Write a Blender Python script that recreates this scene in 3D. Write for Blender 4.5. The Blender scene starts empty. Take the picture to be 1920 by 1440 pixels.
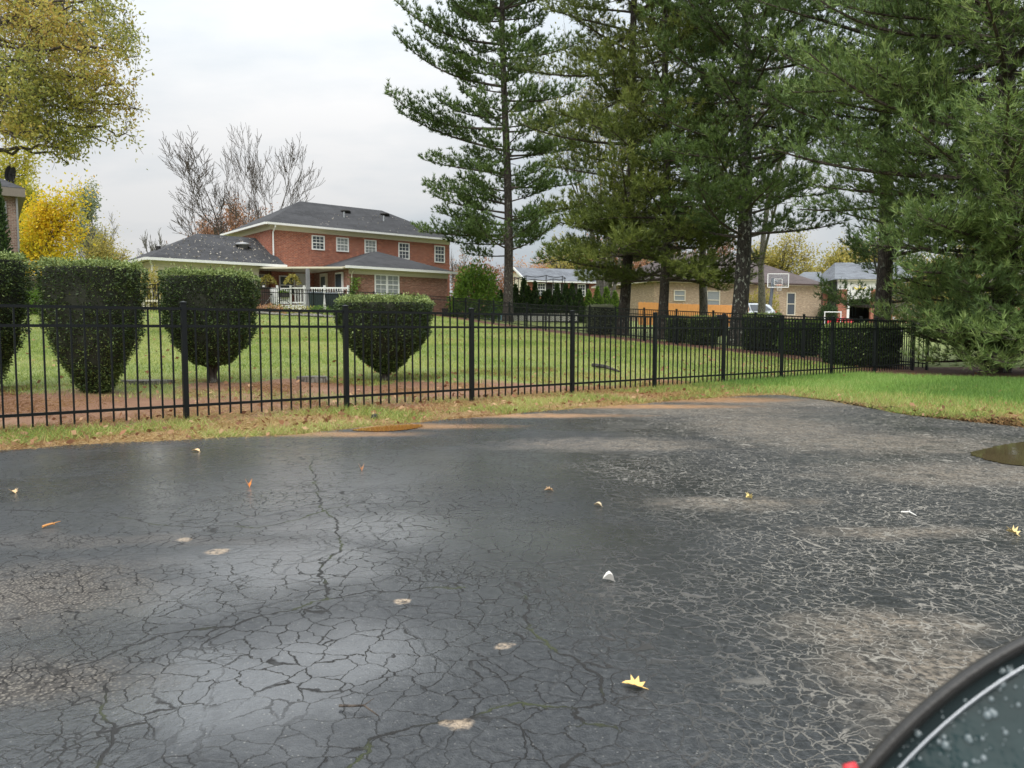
import bpy, math, random
import numpy as np
from math import radians as R
rng = np.random.default_rng(7); random.seed(7)
scene = bpy.context.scene; COL = scene.collection
# ---------------------------------------------------------------- camera, world, sun, exposure
CAMH = 0.938; F = 1440.0; PITCH = math.atan(99 / F)
cam = bpy.data.cameras.new('camera'); camo = bpy.data.objects.new('camera', cam); COL.objects.link(camo)
cam.sensor_width = 36; cam.lens = 27; cam.clip_start = .05; cam.clip_end = 1500
camo.location = (0, 0, CAMH); camo.rotation_euler = (math.pi / 2 - PITCH, 0, 0)
cam.dof.use_dof = True; cam.dof.focus_distance = 5; cam.dof.aperture_fstop = 9
scene.camera = camo
W = bpy.data.worlds.new('World'); scene.world = W; W.use_nodes = True
SUN_EL, SUN_AZ = 48, 200      # high soft light from behind the camera
scene.view_settings.view_transform = 'Standard'; scene.view_settings.look = 'None'
scene.view_settings.exposure = 0.4; scene.view_settings.gamma = 1
sun = bpy.data.lights.new('sun', 'SUN'); suno = bpy.data.objects.new('sun', sun); COL.objects.link(suno)
sun.energy = 1.5; sun.angle = R(40); sun.color = (1, .97, .92)
suno.rotation_euler = (R(90 - SUN_EL), 0, R(180 - SUN_AZ))

# ---------------------------------------------------------------- node helpers
class T:
    def __init__(s, tree): s.t = tree; s.n = tree.nodes; s.l = tree.links
    def new(s, typ, **kw):
        n = s.n.new(typ)
        for k, v in kw.items(): setattr(n, k, v)
        return n
    def put(s, sock, v):
        if v is None: return
        if hasattr(v, 'node'): s.l.new(v, sock)
        else:
            if hasattr(sock.default_value, '__len__') and not hasattr(v, '__len__'): v = (v,) * len(sock.default_value)
            if hasattr(v, '__len__') and len(sock.default_value) == 4 and len(v) == 3: v = (*v, 1)
            sock.default_value = v
    def obj(s): return s.new('ShaderNodeTexCoord').outputs['Object']
    def math(s, op, a, b=None, c=None, clamp=False):
        n = s.new('ShaderNodeMath', operation=op, use_clamp=clamp); s.put(n.inputs[0], a)
        if b is not None: s.put(n.inputs[1], b)
        if c is not None: s.put(n.inputs[2], c)
        return n.outputs[0]
    def vmath(s, op, a, b=None):
        n = s.new('ShaderNodeVectorMath', operation=op); s.put(n.inputs[0], a)
        if b is not None: s.put(n.inputs[1], b)
        return n.outputs['Value'] if op in ('LENGTH', 'DISTANCE', 'DOT_PRODUCT') else n.outputs[0]
    def map(s, v, sc=(1, 1, 1), rot=(0, 0, 0), loc=(0, 0, 0)):
        n = s.new('ShaderNodeMapping'); s.put(n.inputs['Vector'], v)
        n.inputs['Scale'].default_value = sc; n.inputs['Rotation'].default_value = rot; n.inputs['Location'].default_value = loc
        return n.outputs[0]
    def noise(s, v, sc, det=3, rough=.55, color=False):
        n = s.new('ShaderNodeTexNoise'); s.put(n.inputs['Vector'], v)
        n.inputs['Scale'].default_value = sc; n.inputs['Detail'].default_value = det; n.inputs['Roughness'].default_value = rough
        return n.outputs['Color' if color else 'Fac']
    def vor(s, v, sc, feat='DISTANCE_TO_EDGE', out='Distance'):
        n = s.new('ShaderNodeTexVoronoi', feature=feat); s.put(n.inputs['Vector'], v); n.inputs['Scale'].default_value = sc
        return n.outputs[out]
    def ss(s, v, a, b, lo=0, hi=1):
        n = s.new('ShaderNodeMapRange', interpolation_type='SMOOTHSTEP'); s.put(n.inputs[0], v)
        n.inputs[1].default_value = a; n.inputs[2].default_value = b
        n.inputs[3].default_value = lo; n.inputs[4].default_value = hi
        if a > b:
            n.inputs[1].default_value = b; n.inputs[2].default_value = a; n.inputs[3].default_value = hi; n.inputs[4].default_value = lo
        return n.outputs[0]
    def mix(s, f, a, b, mode='MIX'):
        n = s.new('ShaderNodeMix', data_type='RGBA', blend_type=mode); s.put(n.inputs[0], f)
        s.put(n.inputs[6], a); s.put(n.inputs[7], b); return n.outputs[2]
    def ramp(s, f, stops):
        n = s.new('ShaderNodeValToRGB'); s.put(n.inputs[0], f); e = n.color_ramp.elements
        while len(e) < len(stops): e.new(.5)
        for i, (p, c) in enumerate(stops): e[i].position = p; e[i].color = (*c, 1)
        return n.outputs[0]
    def sep(s, v):
        n = s.new('ShaderNodeSeparateXYZ'); s.put(n.inputs[0], v); return n.outputs
    def comb(s, x, y, z):
        n = s.new('ShaderNodeCombineXYZ'); s.put(n.inputs[0], x); s.put(n.inputs[1], y); s.put(n.inputs[2], z); return n.outputs[0]
    def bump(s, h, st=.5, d=.01, nrm=None):
        n = s.new('ShaderNodeBump'); s.put(n.inputs['Height'], h); n.inputs['Strength'].default_value = st; n.inputs['Distance'].default_value = d
        if nrm is not None: s.put(n.inputs['Normal'], nrm)
        return n.outputs[0]
    def attr(s, name):
        n = s.new('ShaderNodeAttribute'); n.attribute_name = name; return n.outputs
def mat(name):
    m = bpy.data.materials.new(name); m.use_nodes = True
    t = T(m.node_tree); b = m.node_tree.nodes['Principled BSDF']; return m, t, b
def plain(name, c, rough=.6, var=.25, sc=6, metal=0, bump=0, spec=None):
    m, t, b = mat(name); o = t.obj(); f = t.noise(o, sc, 5, .6)
    t.put(b.inputs['Base Color'], t.mix(f, tuple(x * (1 - var) for x in c), tuple(min(1, x * (1 + var)) for x in c)))
    t.put(b.inputs['Roughness'], t.ss(t.noise(o, sc * 3, 3), .3, .7, rough * .85, min(1, rough * 1.15)))
    b.inputs['Metallic'].default_value = metal
    if spec is not None: b.inputs['Specular IOR Level'].default_value = spec
    if bump: t.put(b.inputs['Normal'], t.bump(t.noise(o, sc * 8, 5, .7), .6, bump))
    return m
def leafmat(name, cols, rough=.6, trans=.3):
    """foliage: colour by the per-leaf attribute 'tint'"""
    m, t, b = mat(name)
    f = t.attr('tint')[2]
    c = t.ramp(f, [(i / (len(cols) - 1), q) for i, q in enumerate(cols)])
    t.put(b.inputs['Base Color'], c); b.inputs['Roughness'].default_value = rough
    b.inputs['Specular IOR Level'].default_value = .3
    tr = t.new('ShaderNodeBsdfTranslucent'); t.put(tr.inputs[0], c)
    mx = t.new('ShaderNodeMixShader'); mx.inputs[0].default_value = trans
    t.l.new(b.outputs[0], mx.inputs[1]); t.l.new(tr.outputs[0], mx.inputs[2])
    t.l.new(mx.outputs[0], t.n['Material Output'].inputs[0]); return m

# ---------------------------------------------------------------- world: overcast
t = T(W.node_tree); bg = W.node_tree.nodes['Background']
sky = t.new('ShaderNodeTexSky', sky_type='NISHITA'); sky.sun_disc = False
sky.sun_elevation = R(SUN_EL); sky.sun_rotation = R(SUN_AZ)
g = t.new('ShaderNodeTexCoord').outputs['Generated']
sx = t.sep(g); el = t.math('MAXIMUM', sx[2], 0)
v = t.vmath('DIVIDE', g, t.comb(*(t.math('ADD', el, .25),) * 3))
big = t.noise(t.map(v, (1, 1, 1), loc=(3.1, 1.7, 0)), .75, 4, .5)
fine = t.noise(t.map(v, (1, 1.6, 1)), 2.2, 6, .55)
cl = t.math('ADD', t.math('MULTIPLY', big, .7), t.math('MULTIPLY', fine, .3))
ccol = t.ramp(cl, [(.34, (.6, .68, .75)), (.47, (.8, .85, .89)), (.6, (1.0, 1.0, 1.0))])
lum = t.math('MULTIPLY_ADD', t.math('MULTIPLY', el, el), 14.0, t.math('MULTIPLY_ADD', el, 5.5, 4.1))       # overcast sky: brighter towards the zenith
cloud = t.vmath('MULTIPLY', ccol, t.comb(lum, lum, lum))
gap = t.ss(cl, .42, .3, 0, .12)
t.put(bg.inputs[0], t.mix(t.math('ADD', gap, .03), cloud, sky.outputs[0])); bg.inputs[1].default_value = .115

# ---------------------------------------------------------------- placement helpers
cp, sp = math.cos(PITCH), math.sin(PITCH)
def ray(px, py):
    a = (px - 960) / F; b = (720 - py) / F
    return np.array([a, cp + b * sp, b * cp - sp])
def at(px, py, Y):
    r = ray(px, py); return np.array([0, 0, CAMH]) + r * (Y / r[1])
FA = np.array([-3.41, 8.0]); FU = np.array([1.53, 1.21]); FU = FU / np.linalg.norm(FU); FN = np.array([-FU[1], FU[0]])
def sst(x, a, b):
    q = np.clip((x - a) / (b - a), 0, 1); return q * q * (3 - 2 * q)
def perp(x, y): return (x - FA[0]) * FN[0] + (y - FA[1]) * FN[1]
def along(x, y): return (x - FA[0]) * FU[0] + (y - FA[1]) * FU[1]
def ground(x, y):
    x = np.asarray(x, float); y = np.asarray(y, float)
    p = np.maximum(perp(x, y), 0)
    z = .053 * np.maximum(p - .3, 0) + .35 * sst(p, 12, 28) * sst(-x, -2, 8)
    return np.where(z > 1.7, 1.7 + .5 * (1 - np.exp(-(z - 1.7) / .5)), z)
def gp(px, py):
    r = ray(px, py); Y = .5
    for _ in range(4000):
        Y *= 1.004; q = np.array([0, 0, CAMH]) + r * (Y / r[1])
        if q[2] <= ground(q[0], q[1]): return q
    return q
# ---------------------------------------------------------------- mesh helpers
def fast(name, V, Fc, m, parent=None, tint=None, mi=None, smooth=False):
    """V (n,3), Fc (m,k) array of one face size"""
    V = np.asarray(V, np.float32); Fc = np.asarray(Fc, np.int32); k = Fc.shape[1]
    me = bpy.data.meshes.new(name); me.vertices.add(len(V)); me.vertices.foreach_set('co', V.ravel())
    me.loops.add(Fc.size); me.loops.foreach_set('vertex_index', Fc.ravel())
    me.polygons.add(len(Fc)); me.polygons.foreach_set('loop_start', np.arange(0, Fc.size, k, dtype=np.int32))
    me.update(calc_edges=True)
    if tint is not None:
        a = me.attributes.new('tint', 'FLOAT', 'POINT'); a.data.foreach_set('value', np.asarray(tint, np.float32))
    for q in (m if isinstance(m, (list, tuple)) else [m]): me.materials.append(q)
    if mi is not None: me.polygons.foreach_set('material_index', np.asarray(mi, np.int32))
    if smooth: me.polygons.foreach_set('use_smooth', np.ones(len(Fc), bool))
    return link(name, me, parent)
def link(name, me, parent=None):
    o = bpy.data.objects.new(name, me); COL.objects.link(o)
    if parent is not None: o.parent = parent
    return o
def tag(o, label=None, cat=None, group=None, kind=None):
    for k, v in (('label', label), ('category', cat), ('group', group), ('kind', kind)):
        if v: o[k] = v
    return o
def thing(name, label, cat, loc=(0, 0, 0), rz=0, group=None):
    o = bpy.data.objects.new(name, None); COL.objects.link(o); o.location = loc; o.rotation_euler = (0, 0, rz)
    o.empty_display_size = .1
    return tag(o, label, cat, group)
def copy_tree(o, parent=None):
    c = o.copy(); COL.objects.link(c)
    if parent is not None: c.parent = parent
    for ch in list(o.children): copy_tree(ch, c)
    return c
class MB:
    def __init__(s): s.v = []; s.f = []
    def add(s, vs, fs):
        b = len(s.v); s.v += [tuple(map(float, q)) for q in vs]; s.f += [tuple(b + i for i in f) for f in fs]; return s
    def box(s, x0, x1, y0, y1, z0, z1):
        return s.add([(x0, y0, z0), (x1, y0, z0), (x1, y1, z0), (x0, y1, z0), (x0, y0, z1), (x1, y0, z1), (x1, y1, z1), (x0, y1, z1)],
              [(0, 3, 2, 1), (4, 5, 6, 7), (0, 1, 5, 4), (1, 2, 6, 5), (2, 3, 7, 6), (3, 0, 4, 7)])
    def bar(s, a, b, w, h=None):
        """rectangular bar from a to b, w wide, h high"""
        h = h or w; a = np.array(a, float); b = np.array(b, float); d = b - a; d /= np.linalg.norm(d)
        up = np.array([0, 0, 1.]) if abs(d[2]) < .9 else np.array([0, 1., 0])
        r = np.cross(d, up); r /= np.linalg.norm(r); u = np.cross(r, d)
        c = [(-1, -1), (1, -1), (1, 1), (-1, 1)]
        vs = [a + r * w / 2 * i + u * h / 2 * j for i, j in c] + [b + r * w / 2 * i + u * h / 2 * j for i, j in c]
        return s.add(vs, [(0, 1, 2, 3), (7, 6, 5, 4), (0, 4, 5, 1), (1, 5, 6, 2), (2, 6, 7, 3), (3, 7, 4, 0)])
    def tube(s, P, rad, k=6, cap=True):
        P = [np.array(p, float) for p in P]; n = len(P); base = len(s.v)
        for i, p in enumerate(P):
            d = P[min(i + 1, n - 1)] - P[max(i - 1, 0)]; d = d / (np.linalg.norm(d) + 1e-9)
            up = np.array([1., 0, 0]) if abs(d[2]) > .7 else np.array([0, 0, 1.])
            r = np.cross(d, up); r /= np.linalg.norm(r); u = np.cross(r, d); q = rad[i] if hasattr(rad, '__len__') else rad
            for j in range(k):
                a = 2 * math.pi * j / k; w = p + r * q * math.cos(a) + u * q * math.sin(a); s.v.append(tuple(w))
        for i in range(n - 1):
            for j in range(k):
                a = base + i * k + j; b = base + i * k + (j + 1) % k; s.f.append((a, b, b + k, a + k))
        if cap: s.f.append(tuple(base + j for j in range(k))[::-1]); s.f.append(tuple(base + (n - 1) * k + j for j in range(k)))
        return s
    def lathe(s, prof, k=16, c=(0, 0, 0), cap=True):
        base = len(s.v)
        for r, z in prof:
            for j in range(k):
                a = 2 * math.pi * j / k; s.v.append((c[0] + r * math.cos(a), c[1] + r * math.sin(a), c[2] + z))
        for i in range(len(prof) - 1):
            for j in range(k):
                a = base + i * k + j; b = base + i * k + (j + 1) % k; s.f.append((a, b, b + k, a + k))
        if cap: s.f.append(tuple(base + j for j in range(k))[::-1]); s.f.append(tuple(base + (len(prof) - 1) * k + j for j in range(k)))
        return s
    def build(s, name, m, parent=None, smooth=False, bevel=0):
        me = bpy.data.meshes.new(name); me.from_pydata(s.v, [], s.f); me.materials.append(m); me.update()
        if smooth: me.polygons.foreach_set('use_smooth', np.ones(len(s.f), bool))
        o = link(name, me, parent)
        if bevel:
            b = o.modifiers.new('bevel', 'BEVEL'); b.width = bevel; b.segments = 2; b.limit_method = 'ANGLE'
        return o
def unit(v): return v / (np.linalg.norm(v, axis=-1, keepdims=True) + 1e-9)
def leaves(P, N, size, aspect=.5, jit=.9, tint=None, fold=0):
    """rhombic leaves at P pointing along N (jittered)"""
    n = len(P); D = unit(unit(N) + rng.normal(0, jit, (n, 3))); Q = unit(rng.normal(0, 1, (n, 3)))
    S = unit(np.cross(D, Q)); L = size * rng.uniform(.6, 1.3, (n, 1))
    V = np.stack([P, P + D * L * .5 + S * L * aspect * .5, P + D * L, P + D * L * .5 - S * L * aspect * .5], 1).reshape(-1, 3)
    Fc = np.arange(4 * n).reshape(n, 4)
    if tint is None: tint = rng.uniform(0, 1, n)
    return V, Fc, np.repeat(tint, 4)
def blades(P, D, L, w, tint):
    """single triangle blades"""
    n = len(P); S = unit(np.cross(D, unit(rng.normal(0, 1, (n, 3))))) * w[:, None] * .5
    V = np.stack([P - S, P + S, P + D * L[:, None]], 1).reshape(-1, 3)
    return V, np.arange(3 * n).reshape(n, 3), np.repeat(tint, 3)

# ---------------------------------------------------------------- materials
def m_asphalt():
    m, t, b = mat('wet cracked asphalt'); o = t.obj(); X = t.sep(o)
    wv = t.vmath('SUBTRACT', t.noise(o, 2.2, 4, .6, True), (.5, .5, .5)); wv = t.vmath('MULTIPLY', wv, (.22, .22, 0))
    wf = t.vmath('SUBTRACT', t.noise(o, 24, 3, .6, True), (.5, .5, .5)); wf = t.vmath('MULTIPLY', wf, (.032, .032, 0)); wg = t.vmath('MULTIPLY', t.vmath('SUBTRACT', t.noise(o, 75, 2, .6, True), (.5, .5, .5)), (.01, .01, 0)); wf = t.vmath('ADD', wf, wg)
    p = t.vmath('ADD', t.vmath('ADD', o, wv), wf)
    n1 = t.noise(o, .55, 4, .55); n2 = t.noise(t.map(o, loc=(7, 3, 0)), 1.3, 5, .6); n3 = t.noise(o, 5, 4, .6); nf = t.noise(o, 180, 3, .7); nm = t.noise(o, 45, 4, .7)
    right = t.ss(t.math('ADD', X[0], t.math('MULTIPLY', t.math('SUBTRACT', n1, .5), 2.6)), .15, 1.3)
    # cracks
    cs = t.vor(p, 22); cb = t.vor(t.map(p, loc=(3.3, 1.1, 0)), 11); cg = t.vor(t.map(p, loc=(9.3, 4.1, 0)), 1.2)
    brk = t.ss(t.noise(o, 3.2, 3, .6), .36, .52)
    csm = t.math('MULTIPLY', t.ss(cs, .052, .01), brk)
    cbm = t.math('MULTIPLY', t.math('MULTIPLY', t.ss(cb, .027, .006), t.ss(t.noise(t.map(o, loc=(2, 8, 0)), 1.1, 3), .33, .47, .15, 1)), t.ss(n3, .3, .5, .35, 1)); cgm = t.math('MULTIPLY', t.ss(cg, .0075, .002), t.ss(n3, .32, .5, .3, 1))
    # the long open cracks that cross the lot
    px_ = t.comb(t.sep(p)[0], t.sep(p)[1], 0); longc = None
    for line in ([(150, 1245), (310, 1196), (420, 1180), (475, 1160), (620, 1130), (700, 1113), (870, 1098)], [(975, 1120), (983, 1180), (1040, 1215), (1120, 1268), (1130, 1325), (1072, 1342), (1088, 1375), (1140, 1380)], [(620, 1130), (600, 1072), (640, 1010), (600, 940), (585, 860)], [(0, 960), (190, 962), (330, 985), (480, 990), (600, 965), (680, 945)], [(640, 1440), (700, 1385), (870, 1360), (960, 1330), (1072, 1342)], [(205, 1440), (210, 1370), (190, 1290)]):
        for a_, b_ in zip(line[:-1], line[1:]):
            A = gp(*a_); B = gp(*b_); A[2] = B[2] = 0; d_ = B - A; L2 = float(d_ @ d_)
            h_ = t.math('DIVIDE', t.vmath('DOT_PRODUCT', t.vmath('SUBTRACT', px_, tuple(A)), tuple(d_)), L2, clamp=True)
            q_ = t.vmath('DISTANCE', px_, t.vmath('ADD', tuple(A), t.vmath('MULTIPLY', tuple(d_), t.comb(h_, h_, h_)))); longc = q_ if longc is None else t.math('MINIMUM', longc, q_)
    wl = t.math('ADD', longc, t.math('MULTIPLY', t.math('SUBTRACT', nm, .5), .012)); cgm = t.math('MAXIMUM', t.ss(wl, .0065, .003), t.math('MULTIPLY', cgm, .35))
    dark = t.math('MULTIPLY', t.math('MAXIMUM', t.math('MAXIMUM', cbm, cgm), t.math('MULTIPLY', csm, t.ss(n2, .5, .62))), t.math('SUBTRACT', 1, t.math('MULTIPLY', right, .75)))
    light = t.math('MULTIPLY', t.math('MAXIMUM', csm, t.ss(cb, .03, .008)), right)
    light = t.math('MULTIPLY', light, t.math('MULTIPLY', t.ss(nm, .3, .5, .45, 1), t.ss(t.noise(t.map(o, loc=(5, 2, 0)), 1.6, 4), .35, .55, .5, 1)))
    crack = t.math('MAXIMUM', dark, light)
    # worn sandy patches
    def ell(px, py, rx, ry, soft=.6):
        q = gp(px, py); d = t.vmath('MULTIPLY', t.vmath('SUBTRACT', p, (q[0], q[1], 0)), (1 / rx, 1 / ry, 0))
        return t.ss(t.math('ADD', t.vmath('LENGTH', d), t.math('ADD', t.math('MULTIPLY', t.math('SUBTRACT', n3, .5), 1.5), t.math('MULTIPLY', t.math('SUBTRACT', nm, .5), .8))), 1 + soft, 1 - soft)
    sand = None
    for a in [(1440, 800, .75, 1.1), (1640, 830, 1.0, .6), (1300, 770, 1.3, .7), (1500, 757, 1.2, .5), (1130, 835, .8, .35), (1660, 1180, .28, .16), (1760, 1260, .3, .18), (1860, 1330, .3, .2), (1370, 945, .45, .15), (1830, 890, .9, .4), (1700, 1000, .4, .1), (900, 780, 1.6, .2)]:
        e = ell(*a); sand = e if sand is None else t.math('MAXIMUM', sand, e)
    sand = t.math('MULTIPLY', sand, t.ss(t.noise(o, 8, 5, .7), .3, .62, .25, 1))
    gr = t.math('MAXIMUM', ell(30, 1120, .45, .35), ell(60, 1280, .28, .14)); gr = t.math('MULTIPLY', gr, t.ss(n3, .25, .5, .5, 1))
    gr = t.math('MAXIMUM', gr, t.math('MULTIPLY', ell(200, 1015, .7, .1), .5))
    spots = None
    for px, py, r in [(408, 1037, .05), (755, 1129, .03), (858, 1370, .03), (945, 1220, .03), (350, 1015, .03)]:
        e = ell(px, py, r, r * .9, .25); spots = e if spots is None else t.math('MAXIMUM', spots, e)
    spec = t.ss(t.vor(o, 65, 'F1'), .2, .1); spec = t.math('MULTIPLY', spec, t.ss(t.noise(o, 18, 3, .7), .47, .58))
    base = t.mix(n2, (.014, .016, .019), (.03, .033, .037)); base = t.mix(right, base, t.mix(n2, (.008, .009, .009), (.02, .021, .021)))
    base = t.mix(t.ss(nm, .35, .7), base, t.mix(.5, base, (.075, .078, .08)))
    sandc = t.mix(t.ss(nm, .35, .65), (.06, .05, .04), (.33, .27, .2))
    grc = t.mix(t.ss(t.vor(o, 90, 'F1'), .2, .5), (.2, .175, .14), (.045, .036, .028))
    c = t.mix(t.math('MULTIPLY', spec, t.ss(right, 0, 1, .35, .8)), base, (.4, .38, .34))
    c = t.mix(t.math('MULTIPLY', sand, .6), c, sandc); c = t.mix(t.math('MULTIPLY', gr, .85), c, grc)
    c = t.mix(dark, c, t.mix(t.math('MULTIPLY', t.ss(t.noise(o, 3.4, 2), .5, .6), t.ss(longc, .02, .004)), (.009, .008, .007), (.03, .036, .011)))
    c = t.mix(t.math('MULTIPLY', light, .85), c, (.27, .25, .215)); c = t.mix(t.math('MULTIPLY', spots, t.ss(nm, .35, .6, .1, .9)), c, (.36, .28, .2))
    # clay washed on to the far edge
    cl = None
    for a in [(600, 815, .8, .16), (760, 800, .9, .2), (960, 780, 1.1, .2), (1180, 763, 1.2, .25), (1330, 750, 1.0, .4)]:
        e = ell(*a); cl = e if cl is None else t.math('MAXIMUM', cl, e)
    c = t.mix(t.math('MULTIPLY', cl, t.ss(n3, .3, .6, .5, .95)), c, t.mix(nm, (.22, .1, .04), (.46, .27, .13)))
    t.put(b.inputs['Base Color'], c)
    damp = t.noise(t.map(o, loc=(1.5, 6.1, 0)), .7, 3, .5)
    rough = t.ss(damp, .35, .65, .14, .36)
    dry = t.math('MAXIMUM', t.math('MAXIMUM', sand, light), t.math('MAXIMUM', spots, gr))
    rough = t.math('ADD', rough, t.math('MULTIPLY', right, .12))
    t.put(b.inputs['Roughness'], t.math('ADD', t.math('ADD', rough, t.math('MULTIPLY', dark, .5)), t.math('MULTIPLY', dry, .35), clamp=True))
    b.inputs['IOR'].default_value = 1.5; t.put(b.inputs['Specular IOR Level'], t.ss(right, 0, 1, .5, .25))
    fl = None
    for a in [(300, 858, .7, .5), (570, 890, .9, 1.3), (290, 925, .5, .35), (520, 1060, .4, .32), (430, 1290, .35, .25), (640, 1230, .3, .22), (760, 990, .7, .3), (880, 870, 1.2, .7), (1020, 1010, .5, .3), (250, 1130, .3, .2)]:
        e = ell(*a, .75); fl = e if fl is None else t.math('MAXIMUM', fl, e)
    film = t.math('MULTIPLY', t.math('MAXIMUM', fl, t.ss(damp, .6, .46, 0, .25)), t.math('SUBTRACT', 1, t.math('MULTIPLY', right, .7)))
    t.put(b.inputs['Coat Weight'], t.math('MULTIPLY', t.math('MULTIPLY', film, t.math('SUBTRACT', 1, dry), clamp=True), t.math('SUBTRACT', 1, crack), clamp=True)); b.inputs['Coat Roughness'].default_value = .11; b.inputs['Coat IOR'].default_value = 1.85
    t.put(b.inputs['Coat Normal'], t.bump(t.math('ADD', nm, t.math('MULTIPLY', crack, -.5)), .4, .004))
    h = t.math('ADD', t.math('MULTIPLY', nf, .25), t.math('MULTIPLY', nm, .5)); h = t.math('SUBTRACT', h, t.math('MULTIPLY', crack, .8))
    t.put(b.inputs['Normal'], t.bump(h, .75, .007)); return m
def m_ground():
    m, t, b = mat('lawn soil and straw'); o = t.obj()
    n = t.noise(o, 1.2, 5, .6); nf = t.noise(o, 30, 5, .7); nn = t.noise(o, 90, 4, .7)
    z = t.attr('zone')[0]; zz = t.sep(z)
    grass = t.mix(n, (.15, .2, .045), (.28, .31, .08)); grass = t.mix(t.ss(nf, .3, .7), t.mix(.5, grass, (.05, .08, .015)), grass)
    grass = t.mix(t.ss(t.noise(o, 5, 4, .7), .5, .75, 0, .5), grass, (.26, .24, .08))
    soil = t.mix(nf, (.12, .05, .028), (.33, .18, .1)); soil = t.mix(t.ss(n, .5, .7, 0, .6), soil, (.33, .2, .12))
    straw = t.mix(nn, (.16, .09, .035), (.42, .28, .12)); mulch = t.mix(nf, (.06, .028, .016), (.2, .09, .05))
    e = t.math('MULTIPLY', t.math('SUBTRACT', nf, .5), .7); e2 = t.math('ADD', e, t.math('MULTIPLY', t.math('SUBTRACT', n, .5), .5))
    c = t.mix(t.ss(t.math('ADD', zz[0], e2), .35, .65), grass, soil)
    c = t.mix(t.ss(t.math('ADD', zz[1], e2), .35, .65), c, straw)
    c = t.mix(t.ss(t.math('ADD', zz[2], e), .35, .65), c, mulch)
    t.put(b.inputs['Base Color'], c); b.inputs['Roughness'].default_value = .85
    t.put(b.inputs['Normal'], t.bump(t.math('ADD', nf, nn), .8, .02)); return m
def m_brick(name, c1, c2, mortar, w=.21, h=.075, vary=.5):
    m, t, b = mat(name); o = t.obj(); X = t.sep(o)
    v = t.comb(t.math('ADD', X[0], X[1]), X[2], 0)
    n = t.new('ShaderNodeTexBrick'); t.put(n.inputs['Vector'], v); n.inputs['Scale'].default_value = 1
    n.inputs['Brick Width'].default_value = w; n.inputs['Row Height'].default_value = h; n.inputs['Mortar Size'].default_value = .009
    n.inputs['Bias'].default_value = 0; n.inputs['Mortar Smooth'].default_value = .2
    t.put(n.inputs['Color1'], c1); t.put(n.inputs['Color2'], c2); t.put(n.inputs['Mortar'], mortar)
    big = t.noise(o, .7, 4, .6); wn = t.noise(t.map(v, (1 / w, 1 / h, 1)), .9, 2, .5)
    c = t.mix(vary, n.outputs['Color'], t.ramp(wn, [(.3, tuple(x * .5 for x in c1)), (.5, c1), (.62, c2), (.74, tuple(min(1, x * 1.8) for x in c2))]))
    c = t.mix(n.outputs['Fac'], c, mortar); c = t.mix(t.ss(big, .3, .7, .0, .3), c, tuple(x * .55 for x in c1))
    t.put(b.inputs['Base Color'], c); b.inputs['Roughness'].default_value = .85
    t.put(b.inputs['Normal'], t.bump(t.math('SUBTRACT', 1, n.outputs['Fac']), .6, .008)); return m
def m_shingle(name, c):
    m, t, b = mat(name); o = t.obj(); X = t.sep(o)
    v = t.comb(t.math('ADD', X[0], X[1]), X[2], 0)
    n = t.new('ShaderNodeTexBrick'); t.put(n.inputs['Vector'], v); n.inputs['Scale'].default_value = 1
    n.inputs['Brick Width'].default_value = .32; n.inputs['Row Height'].default_value = .07; n.inputs['Mortar Size'].default_value = .008
    t.put(n.inputs['Color1'], tuple(x * .75 for x in c)); t.put(n.inputs['Color2'], tuple(x * 1.2 for x in c)); t.put(n.inputs['Mortar'], tuple(x * .4 for x in c))
    big = t.noise(t.map(o, (.4, .4, 1.6)), 1.2, 5, .65)
    cc = t.mix(t.ss(big, .3, .7), n.outputs['Color'], t.mix(.5, n.outputs['Color'], tuple(x * 1.5 for x in c)))
    t.put(b.inputs['Base Color'], cc); b.inputs['Roughness'].default_value = .95; b.inputs['Specular IOR Level'].default_value = .2
    t.put(b.inputs['Normal'], t.bump(n.outputs['Fac'], -.5, .01)); return m
def m_bark(name, c1, c2, lichen=0):
    m, t, b = mat(name); o = t.obj()
    n = t.noise(t.map(o, (1, 1, .25)), 14, 5, .7); v = t.vor(t.map(o, (1, 1, .3)), 12)
    c = t.mix(n, c1, c2); c = t.mix(t.ss(v, .12, .02, 0, .7), c, tuple(x * .3 for x in c1))
    if lichen: c = t.mix(t.math('MULTIPLY', t.ss(t.noise(t.map(o, (1, 1, .6)), 11, 4, .7), .56, .64), lichen), c, (.4, .42, .36))
    t.put(b.inputs['Base Color'], c); b.inputs['Roughness'].default_value = .9
    t.put(b.inputs['Normal'], t.bump(t.math('ADD', n, v), .9, .03)); return m
def m_glass(name, c=(.05, .06, .07), rough=.05):
    m, t, b = mat(name); o = t.obj()
    t.put(b.inputs['Base Color'], t.mix(t.noise(o, 1.5, 2), tuple(x * .6 for x in c), tuple(x * 1.4 for x in c)))
    b.inputs['Roughness'].default_value = rough; b.inputs['Specular IOR Level'].default_value = .8
    t.put(b.inputs['Normal'], t.bump(t.noise(o, 3, 2), .15, .01)); return m
M = {}
M['asphalt'] = m_asphalt(); M['ground'] = m_ground()
M['brick'] = m_brick('orange red brick', (.29, .068, .032), (.44, .145, .075), (.36, .27, .22), vary=.7)
M['brick2'] = m_brick('mottled brown red brick', (.25, .09, .055), (.38, .19, .13), (.33, .27, .22), vary=.75)
M['brick_tan'] = m_brick('tan brick', (.36, .25, .15), (.5, .38, .25), (.38, .33, .27), vary=.7)
M['brick_brown'] = m_brick('brown pink brick', (.24, .14, .105), (.36, .24, .19), (.42, .37, .32))
M['shingle'] = m_shingle('grey black shingle', (.055, .055, .058)); M['shingle2'] = m_shingle('brown grey shingle', (.105, .085, .082)); M['shingle3'] = m_shingle('blue grey shingle', (.15, .16, .175))
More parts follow.
